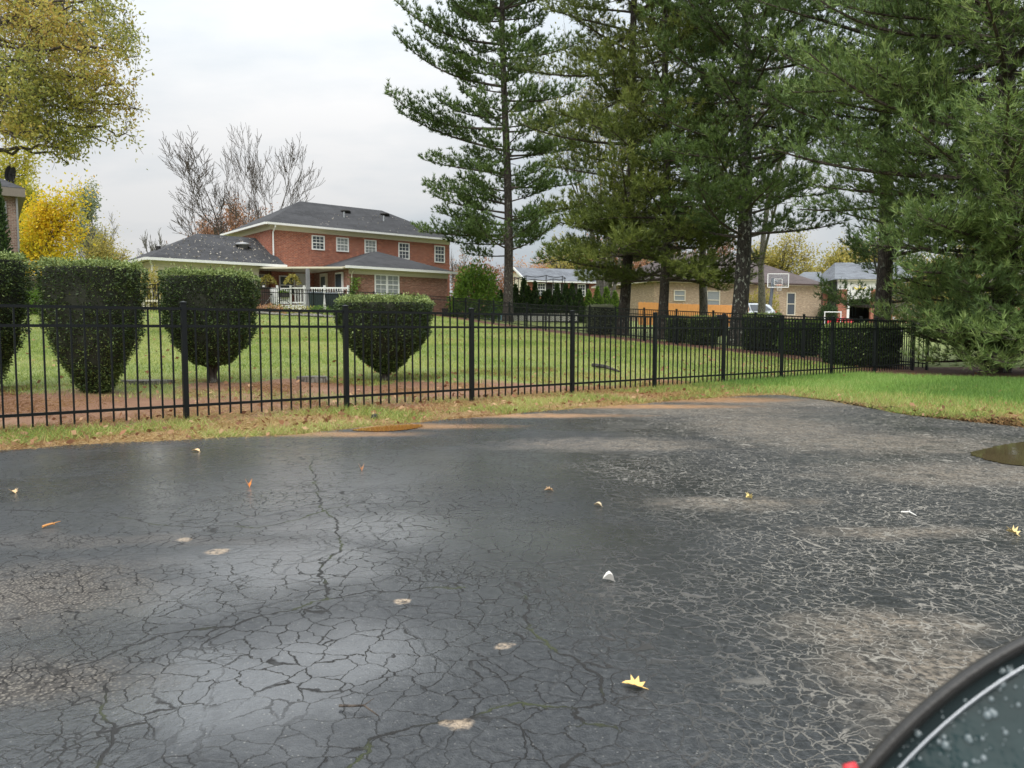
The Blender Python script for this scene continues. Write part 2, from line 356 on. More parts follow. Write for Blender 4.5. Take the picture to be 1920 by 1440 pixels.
M['cream'] = plain('cream painted trim', (.62, .57, .45), .5, .1); M['white'] = plain('white painted trim', (.78, .78, .76), .45, .08)
M['metal'] = plain('black powder coated metal', (.006, .008, .009), .4, .3, 20, spec=.25)
M['glass'] = m_glass('window glass'); M['curtain'] = plain('pale curtain behind glass', (.25, .27, .27), .3, .2, 9)
M['dark'] = plain('dark interior', (.02, .018, .016), .8); M['dark_door'] = plain('dark brown paint', (.05, .025, .02), .5)
M['bark'] = m_bark('dark pine bark', (.025, .02, .017), (.075, .058, .046), .3); M['bark_l'] = m_bark('lichen spotted bark', (.022, .02, .018), (.07, .06, .05), .8)
M['bark_g'] = m_bark('grey bark', (.1, .09, .075), (.24, .22, .18), .4); M['bark_d'] = m_bark('dark brown twig bark', (.05, .038, .03), (.12, .095, .075))
M['pine'] = leafmat('pine needles', [(.06, .1, .03), (.11, .17, .05), (.17, .25, .07), (.25, .31, .1)], .5, .25)
M['pine_o'] = leafmat('olive pine needles', [(.08, .11, .03), (.15, .19, .045), (.23, .27, .065), (.33, .35, .09)], .5, .3)
M['pine_b'] = leafmat('blue green pine needles', [(.08, .13, .045), (.15, .23, .07), (.26, .35, .11), (.4, .47, .18)], .5, .2)
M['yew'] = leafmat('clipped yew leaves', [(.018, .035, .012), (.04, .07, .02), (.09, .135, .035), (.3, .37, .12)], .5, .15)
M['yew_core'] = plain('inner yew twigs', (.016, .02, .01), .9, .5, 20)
M['oak'] = leafmat('turning oak leaves', [(.2, .24, .07), (.34, .35, .09), (.5, .44, .1), (.52, .34, .09)], .6, .45)
M['ginkgo'] = leafmat('bright yellow leaves', [(.42, .42, .03), (.62, .52, .03), (.75, .55, .03), (.7, .42, .03)], .6, .45)
M['lemon'] = leafmat('lemon green leaves', [(.26, .3, .06), (.42, .42, .07), (.58, .52, .06), (.5, .42, .08)], .6, .45)
M['gold'] = leafmat('gold green leaves', [(.2, .2, .05), (.36, .33, .08), (.5, .4, .1), (.3, .28, .1)], .6, .4)
M['russet'] = leafmat('russet leaves', [(.2, .09, .05), (.32, .15, .08), (.42, .22, .12), (.3, .2, .12)], .6, .35)
M['orange'] = leafmat('pale orange leaves', [(.4, .17, .08), (.55, .27, .13), (.6, .36, .2), (.45, .3, .2)], .6, .4)
M['green'] = leafmat('fresh green leaves', [(.05, .1, .015), (.1, .18, .025), (.17, .28, .04), (.26, .36, .07)], .5, .35)
M['palegreen'] = leafmat('pale grey green leaves', [(.12, .16, .08), (.22, .26, .14), (.34, .37, .24), (.4, .4, .28)], .6, .4)
M['arbor'] = leafmat('dark arborvitae', [(.015, .035, .012), (.03, .06, .018), (.05, .09, .025), (.08, .12, .03)], .6, .15)
M['grass'] = leafmat('grass blades', [(.15, .23, .05), (.26, .34, .075), (.38, .44, .11), (.5, .47, .2)], .5, .3)
M['grass_r'] = leafmat('lush grass blades', [(.1, .19, .04), (.17, .3, .06), (.26, .41, .09), (.4, .5, .18)], .5, .3)
M['dry'] = leafmat('dry straw', [(.2, .1, .04), (.36, .22, .09), (.5, .36, .17), (.26, .24, .08)], .8, .2)
M['litter'] = leafmat('fallen leaf litter', [(.13, .05, .025), (.3, .14, .07), (.5, .32, .18), (.22, .11, .06)], .7, .2)
M['cedar'] = plain('new cedar boards', (.62, .28, .08), .7, .25, 4); M['oldwood'] = plain('weathered brown boards', (.1, .08, .05), .8, .35, 5)
M['bin'] = plain('dark green plastic', (.02, .032, .034), .4, .2); M['red'] = plain('red plastic', (.6, .03, .04), .4, .1)
M['silver'] = plain('pale silver metal', (.5, .52, .54), .3, .1, metal=.7); M['carwhite'] = plain('pale silver car paint', (.6, .64, .68), .2, .04)
M['greyroof'] = plain('grey weathered metal', (.3, .3, .3), .45, .15, metal=.4); M['blue'] = plain('faded blue plastic', (.18, .3, .36), .5, .1)
M['yellow'] = plain('yellow plastic', (.7, .55, .03), .5, .1); M['lattice'] = plain('pale lattice', (.7, .68, .63), .6, .1)
M['concrete'] = plain('pale concrete', (.42, .4, .37), .8, .15, 3)

# ---------------------------------------------------------------- ground
ax = np.concatenate([np.arange(-400, -40, 20), np.arange(-40, -8, .8), np.arange(-8, 12, .16), np.arange(12, 45, .8), np.arange(45, 420, 20)])
ay = np.concatenate([np.arange(-60, -2, 5), np.arange(-2, 5, 1), np.arange(5, 24, .16), np.arange(24, 60, .7), np.arange(60, 820, 25)])
GX, GY = np.meshgrid(ax, ay, indexing='ij'); GZ = ground(GX, GY)
edge_px = [(0, 846), (150, 834), (330, 826), (470, 820), (560, 815), (700, 800), (880, 784), (1060, 768), (1200, 758), (1290, 750), (1400, 742), (1470, 741), (1560, 753), (1700, 779), (1800, 790), (1920, 802)]
E = np.array([gp(a, b)[:2] for a, b in edge_px])
E = np.vstack([[E[0] + (E[0] - E[3]) * 4], E, [E[-1] + (E[-1] - E[-3]) * 5]])
def edge_y(x): return np.interp(x, E[:, 0], E[:, 1])
def zones(x, y):
    p, s = perp(x, y), along(x, y); beyond = y - edge_y(x)      # metres past the asphalt edge
    wob = .4 * np.sin(s * 1.9 + 1) + .25 * np.sin(s * 4.3)
    wdt = np.interp(s, [-8, 0, 3, 6, 9, 11], [3.8, 3.4, 3.0, 1.6, .5, .2])
    soil = sst(p, -.5, -.1) * (1 - sst(p + wob, wdt - .5, wdt + .5)) * (.55 + .45 * sst(np.sin(s * 1.3 + p * 1.7), -.8, .2)) * (s < 12)
    straw = (1 - sst(p, -.35, .1)) * (1 - sst(s, 8.5, 10.5)) * .8
    straw = np.maximum(straw, (1 - sst(beyond, .15, .45)) * .9)
    # back fence bed
    mul = np.zeros_like(p)
    for a, b, wd in (((10.1, 18.4), (-3.5, 45.9), 1.1),):
        a = np.array(a); b = np.array(b); d = (b - a) / np.linalg.norm(b - a)
        q = (x - a[0]) * d[0] + (y - a[1]) * d[1]; r = np.abs((x - a[0]) * d[1] - (y - a[1]) * d[0])
        mul = np.maximum(mul, (1 - sst(r, wd * .5, wd)) * (q > -2) * (q < 33))
    # bed below the big pine
    c = np.hypot((x - 12.2) / 5.0, (y - 17.2) / 3.1); mul = np.maximum(mul, 1 - sst(c, .8, 1.02))
    return soil, straw, mul
so, st, mu = zones(GX, GY)
nx, ny = len(ax), len(ay); idx = np.arange(nx * ny).reshape(nx, ny)
Fq = np.stack([idx[:-1, :-1], idx[1:, :-1], idx[1:, 1:], idx[:-1, 1:]], -1).reshape(-1, 4)
gz = GZ + np.where(perp(GX, GY) > -2, .012 * np.sin(GX * 3.1) * np.sin(GY * 2.7), 0)
gz = np.where(GY < edge_y(GX) + .2, -.03, gz)
g_o = fast('ground', np.stack([GX, GY, gz], -1).reshape(-1, 3), Fq, M['ground'], smooth=True); g_o['kind'] = 'structure'
a_ = g_o.data.attributes.new('zone', 'FLOAT_VECTOR', 'POINT'); a_.data.foreach_set('vector', np.stack([so, st, mu], -1).reshape(-1, 3).astype(np.float32).ravel())
# asphalt sheet
ex = np.arange(E[0, 0], E[-1, 0], .06); ey = edge_y(ex) + .03 * np.sin(ex * 7) + .02 * np.sin(ex * 17 + 1) + rng.normal(0, .012, len(ex))
n = len(ex); V = np.vstack([np.stack([ex, ey, np.full(n, .004)], 1), np.stack([ex, np.full(n, -30.), np.full(n, .004)], 1)])
V[n:, 0] = np.linspace(-40, 40, n)
Fq = np.array([[n + i, n + i + 1, i + 1, i] for i in range(n - 1)])
tag(fast('parking_lot', V, Fq, M['asphalt']), kind='structure')
# puddles
def m_puddle(name, c):
    m, t, b = mat(name); o = t.obj(); t.put(b.inputs['Base Color'], t.mix(t.noise(o, 2, 3), tuple(x * .6 for x in c), c)); b.inputs['Roughness'].default_value = .04
    t.put(b.inputs['Normal'], t.bump(t.noise(o, 6, 2), .06, .01)); return m
def puddle(pts, m, z=.009):
    P = [gp(*q)[:2] for q in pts]
    for _ in range(4): P = [w for i in range(len(P)) for w in (P[i] * .75 + P[(i + 1) % len(P)] * .25, P[i] * .25 + P[(i + 1) % len(P)] * .75)]
    P = [(q[0] + random.gauss(0, .008), q[1] + random.gauss(0, .008)) for q in P]; n = len(P)
    mb = MB(); mb.add([(x, y, z) for x, y in P] , [tuple(range(n))]); o = mb.build('puddle', m); o['kind'] = 'structure'
puddle([(1812, 852), (1850, 843), (1900, 832), (1990, 826), (2060, 850), (1990, 874), (1915, 878), (1850, 866)], m_puddle('muddy water', (.1, .075, .04)))
puddle([(648, 809), (690, 803), (760, 797), (800, 798), (780, 806), (715, 812)], m_puddle('clay water', (.36, .16, .04)))

# grass
def scatter(n, x0, x1, y0, y1):
    return rng.uniform(x0, x1, n), rng.uniform(y0, y1, n)
def in_view(x, y, m=.72): return (np.abs(x) < m * y + .5) & (y > 4)
def grass(name, n, box, cond, L, w, m='grass', lean=.6, tb=(0, .75)):
    x, y = scatter(n, *box); k = cond(x, y) & in_view(x, y); x, y = x[k], y[k]; n = len(x)
    P = np.stack([x, y, ground(x, y) - .005], 1); D = unit(np.stack([rng.normal(0, lean, n), rng.normal(0, lean, n), np.ones(n)], 1))
    tn = np.clip(rng.uniform(*tb, n) + .25 * np.sin(x * 1.3 + 2 * np.sin(y * .7)), 0, 1)
    o = fast(name, *blades(P, D, L * rng.uniform(.5, 1.3, n), np.full(n, w) * rng.uniform(.6, 1.3, n), tn)[:2], M[m], tint=np.repeat(tn, 3)); o['kind'] = 'stuff'; return o
def noisef(x, y, a=1.): return .5 + .25 * np.sin(x * 2.1 * a + 1.3 * np.sin(y * 1.7 * a)) + .25 * np.sin(y * 2.9 * a + 1.1 * np.sin(x * 3.3 * a))
def cl_right(x, y):
    s_, st_, mu_ = zones(x, y); return (y > edge_y(x) + .12) & (perp(x, y) < .25) & (along(x, y) > 7.5) & (rng.uniform(0, 1, len(x)) > mu_ * 1.2) & (rng.uniform(0, 1, len(x)) < .25 + sst(along(x, y) + rng.normal(0, .5, len(x)), 8.5, 10.5))
grass('lawn_grass', 420000, (3, 16, 6.5, 19), cl_right, .1, .009, 'grass_r', lean=.55, tb=(0, .7))
def cl_verge(x, y):
    b = y - edge_y(x); return (b > .02) & (perp(x, y) < .15) & (along(x, y) < 11) & (rng.uniform(0, 1, len(x)) < sst(noisef(x, y, 1.3) + rng.normal(0, .1, len(x)) + .12 * np.sin(x * 9 + np.sin(y * 11) * 2), .5, .7))
grass('verge_grass', 420000, (-7, 10, 5, 15), cl_verge, .1, .0075, lean=1.2, tb=(0, 1))
def cl_dry(x, y):
    b = y - edge_y(x); p = perp(x, y); return (b > -.03 - .05 * rng.exponential(1, len(x))) & (p < .5) & ((along(x, y) < 9) | (b < .25))
grass('dry_grass', 260000, (-7, 10, 5, 15), cl_dry, .1, .0055, 'dry', 2.5, (0, .9))
def cl_lawn(x, y):
    s_, st_, mu_ = zones(x, y); p = perp(x, y); r = rng.uniform(0, 1, len(x))
    bx = (x - 10.1) * .896 + (y - 18.4) * .443     # side of the back fence
    return (p > .1) & (bx < .2) & (r > s_ * 1.15) & (r > mu_)
grass('back_lawn_grass', 300000, (-14, 10, 8, 26), cl_lawn, .06, .011, tb=(0, .95))
grass('far_lawn_grass', 180000, (-20, 8, 22, 46), cl_lawn, .06, .02, tb=(0, .95))
def cl_soilstraw(x, y): return (perp(x, y) > 0) & (perp(x, y) < 4) & (along(x, y) < 9) & (noisef(x, y, .8) > .35)
grass('pine_straw', 230000, (-9, 6, 6, 16), cl_soilstraw, .08, .005, 'dry', 4, (0, .5))
def litter(name, n, box, cond, size):
    x, y = scatter(n, *box); k = cond(x, y) & in_view(x, y); x, y = x[k], y[k]; n = len(x)
    P = np.stack([x, y, np.maximum(ground(x, y), 0) + .015 + rng.uniform(0, .03, n)], 1); N = np.stack([rng.normal(0, 1, n), rng.normal(0, 1, n), rng.normal(.1, .3, n)], 1)
    V, Fc, tt = leaves(P, N, size, .6, .15); o = fast(name, V, Fc, M['litter'], tint=tt); o['kind'] = 'stuff'
litter('leaf_litter', 9000, (-7, 12, 5, 16), lambda x, y: (y - edge_y(x) > -.06) & (perp(x, y) < .6) & (rng.uniform(0, 1, len(x)) < np.interp(along(x, y), [-6, 4, 9], [.9, .6, .06])), .07)
litter('leaf_litter', 9000, (-16, 10, 9, 42), lambda x, y: (perp(x, y) > .1) & (rng.uniform(0, 1, len(x)) < np.where(perp(x, y) < 4, .6, .2)), .08)

# ---------------------------------------------------------------- plants and trees
def core_noise(P, a, s):
    return a * (np.sin(P[:, 0] * s + 1) * np.sin(P[:, 1] * s * 1.1 + 2) + np.sin(P[:, 2] * s * 1.3 + P[:, 0] * 2) * .6)
def clipped(name, label, base, rx, ry, H, prof, n, size, m='yew', trunk=.07, cat='shrub', group=None, sq=3.2, rz=0):
    """clipped shrub: prof = (height share, radius share) list; dense shell of leaves over a dark twig core"""
    root = thing(name, label, cat, (base[0], base[1], base[2]), rz, group)
    pz = np.array([a for a, b in prof]); pr = np.array([b for a, b in prof])
    def surf(th, z):
        r = np.interp(z, pz, pr); q = (np.abs(np.cos(th)) ** sq + np.abs(np.sin(th)) ** sq) ** (-1 / sq)
        return np.stack([rx * r * q * np.cos(th), ry * r * q * np.sin(th), z * H], -1)
    nk, nz = 40, 26; th = np.linspace(0, 2 * np.pi, nk, endpoint=False); zz = np.linspace(pz[0], 1, nz)
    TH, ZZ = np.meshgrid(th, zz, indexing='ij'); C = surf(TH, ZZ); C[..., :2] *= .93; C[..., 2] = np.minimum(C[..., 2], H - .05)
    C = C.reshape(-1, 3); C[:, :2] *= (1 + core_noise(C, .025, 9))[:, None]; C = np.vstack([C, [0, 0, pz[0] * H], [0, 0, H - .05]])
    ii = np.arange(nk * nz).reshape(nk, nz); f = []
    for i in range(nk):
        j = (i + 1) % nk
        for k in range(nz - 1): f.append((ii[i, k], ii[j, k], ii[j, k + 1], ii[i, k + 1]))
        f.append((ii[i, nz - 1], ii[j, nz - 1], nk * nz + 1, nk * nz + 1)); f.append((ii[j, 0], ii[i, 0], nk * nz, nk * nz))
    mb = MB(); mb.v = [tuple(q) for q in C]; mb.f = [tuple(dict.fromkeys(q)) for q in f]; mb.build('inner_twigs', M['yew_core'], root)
    # side shell + top
    n1 = int(n * .8); th = rng.uniform(0, 2 * np.pi, n1); z = rng.uniform(pz[0], 1, n1) ** .9; P = surf(th, z)
    N = np.stack([np.cos(th), np.sin(th), np.full(n1, .15)], 1)
    dn = core_noise(P, .035, 7) + core_noise(P, .02, 19); P = P + N * (dn[:, None] + rng.normal(-.015, .022, (n1, 1)))
    n2 = n - n1; th = rng.uniform(0, 2 * np.pi, n2); rr = np.sqrt(rng.uniform(0, 1, n2)); T_ = surf(th, np.ones(n2)); T_[:, :2] *= rr[:, None]
    T_[:, 2] += rng.normal(0, .018, n2) + core_noise(T_, .02, 8); N2 = np.tile([0, 0, 1.], (n2, 1))
    stray = rng.uniform(0, 1, n2) < .06; T_[stray, 2] += rng.uniform(.02, .07, stray.sum())
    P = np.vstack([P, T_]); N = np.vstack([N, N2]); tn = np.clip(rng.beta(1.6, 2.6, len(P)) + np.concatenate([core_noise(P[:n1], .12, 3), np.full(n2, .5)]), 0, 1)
    tn[:n1] += .4 * (z > .95)  # paler top fringe: fresh leaves and light from above put into the tint
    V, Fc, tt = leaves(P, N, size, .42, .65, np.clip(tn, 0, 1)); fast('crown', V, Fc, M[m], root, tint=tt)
    if trunk:
        mb = MB()
        for k in range(4):
            a = k * 1.7 + 1; mb.tube([(.05 * math.cos(a), .05 * math.sin(a), -.05), (.03 * math.cos(a), .03 * math.sin(a), .12), (.1 * math.cos(a), .1 * math.sin(a), .4)], [trunk * .6, trunk * .45, trunk * .4], 7)
        mb.build('trunk', M['bark'], root)
    return root
def branchy(mb, base, d0, L0, r0, lev, ang=(25, 50), ratio=.66, nb=(3, 5), up=.15, tips=None, curve=.18, sides=5, minr=.006, low=.3, apical=True):
    def grow(p, d, L, r, k):
        n = 5 if k == lev else 4; P = [p]; rad = [r]; dirs = [d]
        for i in range(n):
            d = unit(d + rng.normal(0, curve, 3) + np.array([0, 0, up * (1 if k < lev else .3)])); p = p + d * L / n; P.append(p); rad.append(max(minr, r * (1 - .55 * (i + 1) / n))); dirs.append(d)
        mb.tube(P, rad, 8 if k == lev else (sides if k > 1 else 3), cap=False)
        if tips is not None and k <= 1:
            for i in range(1, n + 1): tips.append((P[i], dirs[i]))
        if k == 0: return
        c = random.randint(*nb)
        for j in range(c):
            tt = low + (1 - low) * (j + random.random()) / c; i = min(n, max(1, int(round(tt * n))))
            a = R(random.uniform(*ang)); q = unit(np.cross(dirs[i], rng.normal(0, 1, 3)))
            nd = unit(dirs[i] * math.cos(a) + q * math.sin(a)); grow(P[i], nd, L * ratio * random.uniform(.75, 1.15) * (1.1 - .35 * tt), rad[i] * .62, k - 1)
        if apical: grow(P[-1], unit(dirs[-1] + rng.normal(0, .15, 3)), L * ratio * .9, rad[-1] * .85, k - 1)
    grow(np.array(base, float), unit(np.array(d0, float)), L0, r0, lev)
def tree(name, label, base, L0, r0, lev, leafm=None, nleaf=0, size=.15, sig=.25, bark='bark_d', cat='tree', group=None, d0=(0, 0, 1), seed=1, stems=None, fit=None, **kw):
    """fit = (left px, right px, top py) the crown reaches at the depth of the base"""
    global rng
    keep = rng; rng = np.random.default_rng(seed); random.seed(seed)
    root = thing(name, label, cat, base, 0, group); mb = MB(); tips = []
    for s in (stems or [(d0, L0, r0)]): branchy(mb, (0, 0, -.1), s[0], s[1], s[2], lev, tips=tips, **kw)
    V = np.array(mb.v); sc = lambda P: P
    if fit:
        Y = base[1]; hi = at(0, fit[2], Y)[2] - base[2]; xl = (fit[0] - 960) / F * Y - base[0]; xr = (fit[1] - 960) / F * Y - base[0]
        kz = hi / V[:, 2].max(); kr = min(2.6, max(.3, xr / np.percentile(V[:, 0], 99.9))); kl = min(2.6, max(.3, xl / np.percentile(V[:, 0], .1))); ky = (kr + kl) / 2
        def sc(P):
            P = np.array(P, float); k = 1 / (1 + np.exp(-P[:, 0] * 2)); return np.stack([P[:, 0] * (kr * k + kl * (1 - k)), P[:, 1] * ky, P[:, 2] * kz], 1)
    mb.v = [tuple(q) for q in sc(V)]; mb.build('trunk', M[bark], root, smooth=True)
    if nleaf and tips:
        TP = sc([a for a, b in tips]); TD = np.array([b for a, b in tips]); i = rng.integers(0, len(TP), nleaf)
        off = rng.normal(0, sig, (nleaf, 3)); P = TP[i] + off; ck = (np.sin(TP[i] @ np.array([1.1, .9, 1.4])) + 1) / 2
        tn = np.clip(rng.uniform(0, .75, nleaf) + .3 * ck, 0, 1)
        V, Fc, tt = leaves(P, TD[i] + off * 2 - np.array([0, 0, .5]), size, .6, .8, tn); fast('crown', V, Fc, M[leafm], root, tint=tt)
    rng = keep; return root
def pine(name, label, base, H, r0, lean, branches, sp, nn, nl, nw, m, lat=.36, latsp=.3, seed=1, group=None, bark='bark', bare=0, stubs=10, droop=.0, ns=3):
    """branches: list of (z, azimuth deg, length, rise, curl)"""
    global rng
    keep = rng; rng = np.random.default_rng(seed); random.seed(seed)
    root = thing(name, label, 'pine tree', base, 0, group)
    def tr(z): q = z / H; return np.array([lean[0] * q + .12 * math.sin(q * 7), lean[1] * q, z])
    mb = MB(); zs = np.linspace(-.2, H, 22); mb.tube([tr(z) for z in zs], [r0 * (1 + .35 * math.exp(-max(z, 0) * 2)) * (1 - .72 * z / H) for z in zs], 12, cap=False); mb.build('trunk', M[bark], root, smooth=True)
    bm = MB(); TP = []; TD = []
    for (z, az, L, rise, curl) in branches:
        s = tr(z); a = R(az); dh = np.array([math.cos(a), math.sin(a), 0]); side = np.array([-dh[1], dh[0], 0]); br = .012 + .012 * L; wob = random.uniform(-.5, .5)
        def pos(t): return s + dh * L * t + side * L * .12 * wob * math.sin(t * 3) + np.array([0, 0, L * (rise * t + curl * t * t * t)])
        ts = np.linspace(0, 1, 9); bm.tube([pos(t) for t in ts], [br * (1 - .85 * t) + .006 for t in ts], 5, cap=False)
        t = .22 + .1 * random.random()
        while t < 1.0:
            for sg in (-1, 1):
                if random.random() < .1: continue
                ll = L * lat * (1.05 - t) * random.uniform(.6, 1.25) + .22; aa = R(random.uniform(35, 65)); p0 = pos(t); tan = unit(pos(min(1, t + .03)) - pos(t - .03))
                ld = unit(tan * math.cos(aa) + side * sg * math.sin(aa) + np.array([0, 0, random.uniform(-.05, .3)])); kk = max(2, int(ll / sp)); upc = random.uniform(.1, .45)
                Q = [p0 + ld * ll * q + np.array([0, 0, upc * ll * q * q]) for q in (0, .33, .66, 1)]; bm.tube(Q, [.01, .008, .006, .004], 3, cap=False)
                for q in np.linspace(.12, 1, kk):
                    c = p0 + ld * ll * q + np.array([0, 0, upc * ll * q * q]); dd = unit(ld + np.array([0, 0, 2 * upc * q]))
                    TP.append(c); TD.append(dd)
                    for s2 in range(ns):
                        e = unit(dd * .6 + random.choice((-1, 1)) * np.cross(dd, [0, 0, 1]) * random.uniform(.3, .9) + np.array([0, 0, random.uniform(-.05, .75)])); w = sp * random.uniform(.4, 1.9) * (1.5 - .7 * q); TP.append(c + e * w); TD.append(e)
            t += latsp / L
        for q in np.linspace(.8, 1, 4): TP.append(pos(q)); TD.append(unit(pos(1) - pos(.9)))
    for k in range(stubs):
        z = random.uniform(.12, .9) * H; a = random.uniform(0, 6.28); L = random.uniform(.5, 1.8) if bare else random.uniform(.3, .9); s = tr(z); e = s + np.array([math.cos(a), math.sin(a), random.uniform(-.15, .4)]) * L
        bm.tube([s, (s + e) / 2 + np.array([0, 0, .06]), e], [.03, .02, .008], 4, cap=False)
    tag(bm.build('branches', M['bark_d'], root), kind='stuff')
    TP = np.array(TP); TD = np.array(TD); TP += rng.normal(0, .04, TP.shape)
    n = len(TP); cl = (np.sin(TP @ np.array([1.9, 1.3, 2.2])) + 1) / 2; P = np.repeat(TP, nn, 0); D = np.repeat(TD, nn, 0)
    P = P + D * rng.uniform(-.06, .03, (len(P), 1)); ND = unit(D * .9 + np.array([0, 0, .25 - droop]) + rng.normal(0, .55, D.shape))
    tn = np.clip(np.repeat(.15 + .4 * cl + rng.normal(0, .13, n), nn) + rng.normal(0, .12, len(P)), 0, 1)
    V, Fc, tt = blades(P, ND, nl * rng.uniform(.7, 1.2, len(P)), np.full(len(P), nw), tn); fast('crown', V, Fc, M[m], root, tint=tt)
    rng = keep; return root
def whorls(z0, z1, step, Lf, per=4, seed=3, rise=(.0, .25), curl=(.05, .3), az=None):
    r = random.Random(seed); out = []; z = z0
    while z < z1:
        o = r.uniform(0, 360)
        for k in range(per):
            a = (o + 360 * k / per + r.uniform(-25, 25)) % 360 if az is None else r.uniform(*az)
            out.append((z + r.uniform(-.15, .15) * step, a, Lf(z) * r.uniform(.7, 1.15), r.uniform(*rise), r.uniform(*curl)))
        z += step * r.uniform(.75, 1.25)
    return out
def G(x, y, dz=0): return (float(x), float(y), float(ground(x, y)) + dz)
def GPx(px, Y, dz=0): return G((px - 960) / F * Y, Y, dz)

# clipped yews behind the front fence
yp = [(.0, .2), (.12, .4), (.25, .66), (.4, .82), (.6, .93), (.85, .99), (.96, 1.0), (1, .97)]
yq = [(.14, .1), (.17, .3), (.24, .55), (.36, .78), (.5, .92), (.75, 1.0), (.96, 1.0), (1, .97)]
yr = [(.08, .1), (.14, .18), (.24, .42), (.38, .68), (.55, .86), (.8, .97), (.95, 1.0), (1, .96)]
gr_ = 'clipped yews along the black fence'
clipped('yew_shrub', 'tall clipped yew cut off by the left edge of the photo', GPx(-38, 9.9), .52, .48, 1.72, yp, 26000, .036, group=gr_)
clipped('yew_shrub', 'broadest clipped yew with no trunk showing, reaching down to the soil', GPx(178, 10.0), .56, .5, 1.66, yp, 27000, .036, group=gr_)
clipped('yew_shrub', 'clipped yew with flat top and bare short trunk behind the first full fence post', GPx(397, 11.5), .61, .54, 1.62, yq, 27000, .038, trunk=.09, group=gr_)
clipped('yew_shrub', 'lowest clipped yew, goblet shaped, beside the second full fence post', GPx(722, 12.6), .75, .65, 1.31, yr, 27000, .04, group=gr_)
# low clipped hedges by the back fence
def back_hedge(px, w, Y, h, label, m='yew', dpt=.5, n=5000, name='hedge'):
    clipped(name, label, GPx(px, Y), w / 2, dpt, h, [(.0, .9), (.2, 1), (.8, 1), (1, .93)], n, .07, m, trunk=0, cat='hedge', group='low shrubs along the back fence', sq=2.3)
back_hedge(1612, 1.7, 19.7, 1.0, 'large dark hedge in the fence corner beside the big pine', dpt=.9, n=14000)
back_hedge(1430, 1.2, 24.9, 1.15, 'dark clipped shrub right of the thickest trunk')
back_hedge(1500, 1.2, 23.5, 1.0, 'loose shrub behind the fence below the basketball hoop', 'green')
back_hedge(1318, .9, 27.4, .95, 'squat shrub between the two middle trunks')
back_hedge(1272, .8, 28.6, .9, 'small shrub right of the third pine trunk')
back_hedge(1126, 1.2, 33.5, 1.2, 'pale leafed shrub left of the second pine trunk', 'palegreen')

# ---- pines
P1 = at(952, 600, 46)
b1 = []
for z, az, L, ri, cu in [(6.4, 183, 5.2, -.02, .06), (7.0, 172, 4.2, .1, .1), (8.2, 186, 4.6, .22, -.02), (10.0, 178, 5.0, .12, .05), (11.3, 176, 6.3, .25, .12), (12.6, 184, 6.8, .0, .28), (13.2, 170, 4.0, .1, .2), (15.0, 182, 6.0, .18, .25), (16.2, 176, 5.2, .2, .2), (17.4, 188, 6.2, .05, .3),
                         (7.5, 2, 3.2, .0, .1), (9.2, -6, 4.2, -.05, .1), (11.0, 4, 4.5, .05, .1), (12.4, -3, 4.0, .05, .15), (14.2, 5, 4.6, .0, .2), (16.6, -4, 4.6, .0, .2)]: b1.append((z, az, L, ri, cu))
b1 = [(z - 1.3, *q) for z, *q in b1] + [(4.6, 176, 3.6, .0, .05), (3.9, 188, 2.6, -.05, .1), (5.4, 170, 3.2, .05, .1), (4.8, 200, 3.4, .05, .1), (5.0, 5, 2.0, 0, .1), (6.4, 190, 4.4, .1, .1)]
b1 += whorls(4.2, 18, .95, lambda z: 3.1, 3, 5) + whorls(18, 25, .9, lambda z: 5.0 - (z - 18) * .3, 5, 6)
pine('white_pine', 'leftmost pine, tall bare trunk with long limbs reaching over the brick house', (P1[0], 46, float(ground(P1[0], 46))), 26, .29, (-.3, 0), b1, .25, 10, .23, .046, 'pine', seed=11, group='pines along the back fence', stubs=14)
gp_ = 'pines along the back fence'
b2 = whorls(2.8, 5.5, .6, lambda z: 3.6, 3, 22, (-.2, .1), (-.1, .1)) + whorls(3.4, 20, .75, lambda z: 4.2, 3, 21, (-.16, .25), (-.05, .2))
pine('white_pine', 'second pine from the left, dark trunk beside the bare many stemmed tree', GPx(1166, 33), 22, .24, (.75, 0), b2, .25, 11, .21, .034, 'pine_o', seed=12, group=gp_, bare=1, stubs=40)
b3 = whorls(2.4, 5.5, .6, lambda z: 3.3, 3, 32, (-.2, .1), (-.1, .1)) + whorls(3.0, 18, .85, lambda z: 3.3, 3, 31, (-.1, .25), (.0, .2))
pine('white_pine', 'slender straight pine trunk between the second pine and the thick trunk', GPx(1240, 30.5), 20, .2, (.1, 0), b3, .25, 11, .2, .032, 'pine_o', seed=13, group=gp_, bare=1, stubs=40)
b4 = whorls(3.9, 14.5, .6, lambda z: 3.6, 4, 41, (-.12, .35), (.05, .3)) + [(8.0, 150, 2.6, .9, .2), (8.2, 130, 2.4, .8, .3)]
pine('white_pine', 'thickest pine trunk speckled with lichen, in front of the parked silver car', GPx(1381, 27.5), 17, .3, (.35, 0), b4, .23, 12, .19, .027, 'pine', seed=14, group=gp_, bark='bark_l', stubs=24)
b5 = whorls(1.6, 14, .6, lambda z: 3.5 - max(0, z - 10) * .2, 4, 51, (-.05, .25), (.02, .25))
b5 = [q for q in b5 if not (q[0] < 5.6 and 90 < q[1] < 300)]
pine('white_pine', 'pine with dark trunk in front of the open garage, behind the big right pine', GPx(1648, 22.5), 15, .24, (-.1, 0), b5, .2, 11, .17, .022, 'pine', seed=15, group=gp_)
b6 = whorls(.55, 12.5, .46, lambda z: float(np.interp(z, [.4, 1.2, 2.4, 3.0, 3.9, 6, 9, 12.5], [2.4, 2.6, 3.0, 3.4, 4.6, 4.7, 4.0, 2.2])), 5, 61, (-.1, .2), (.03, .28))
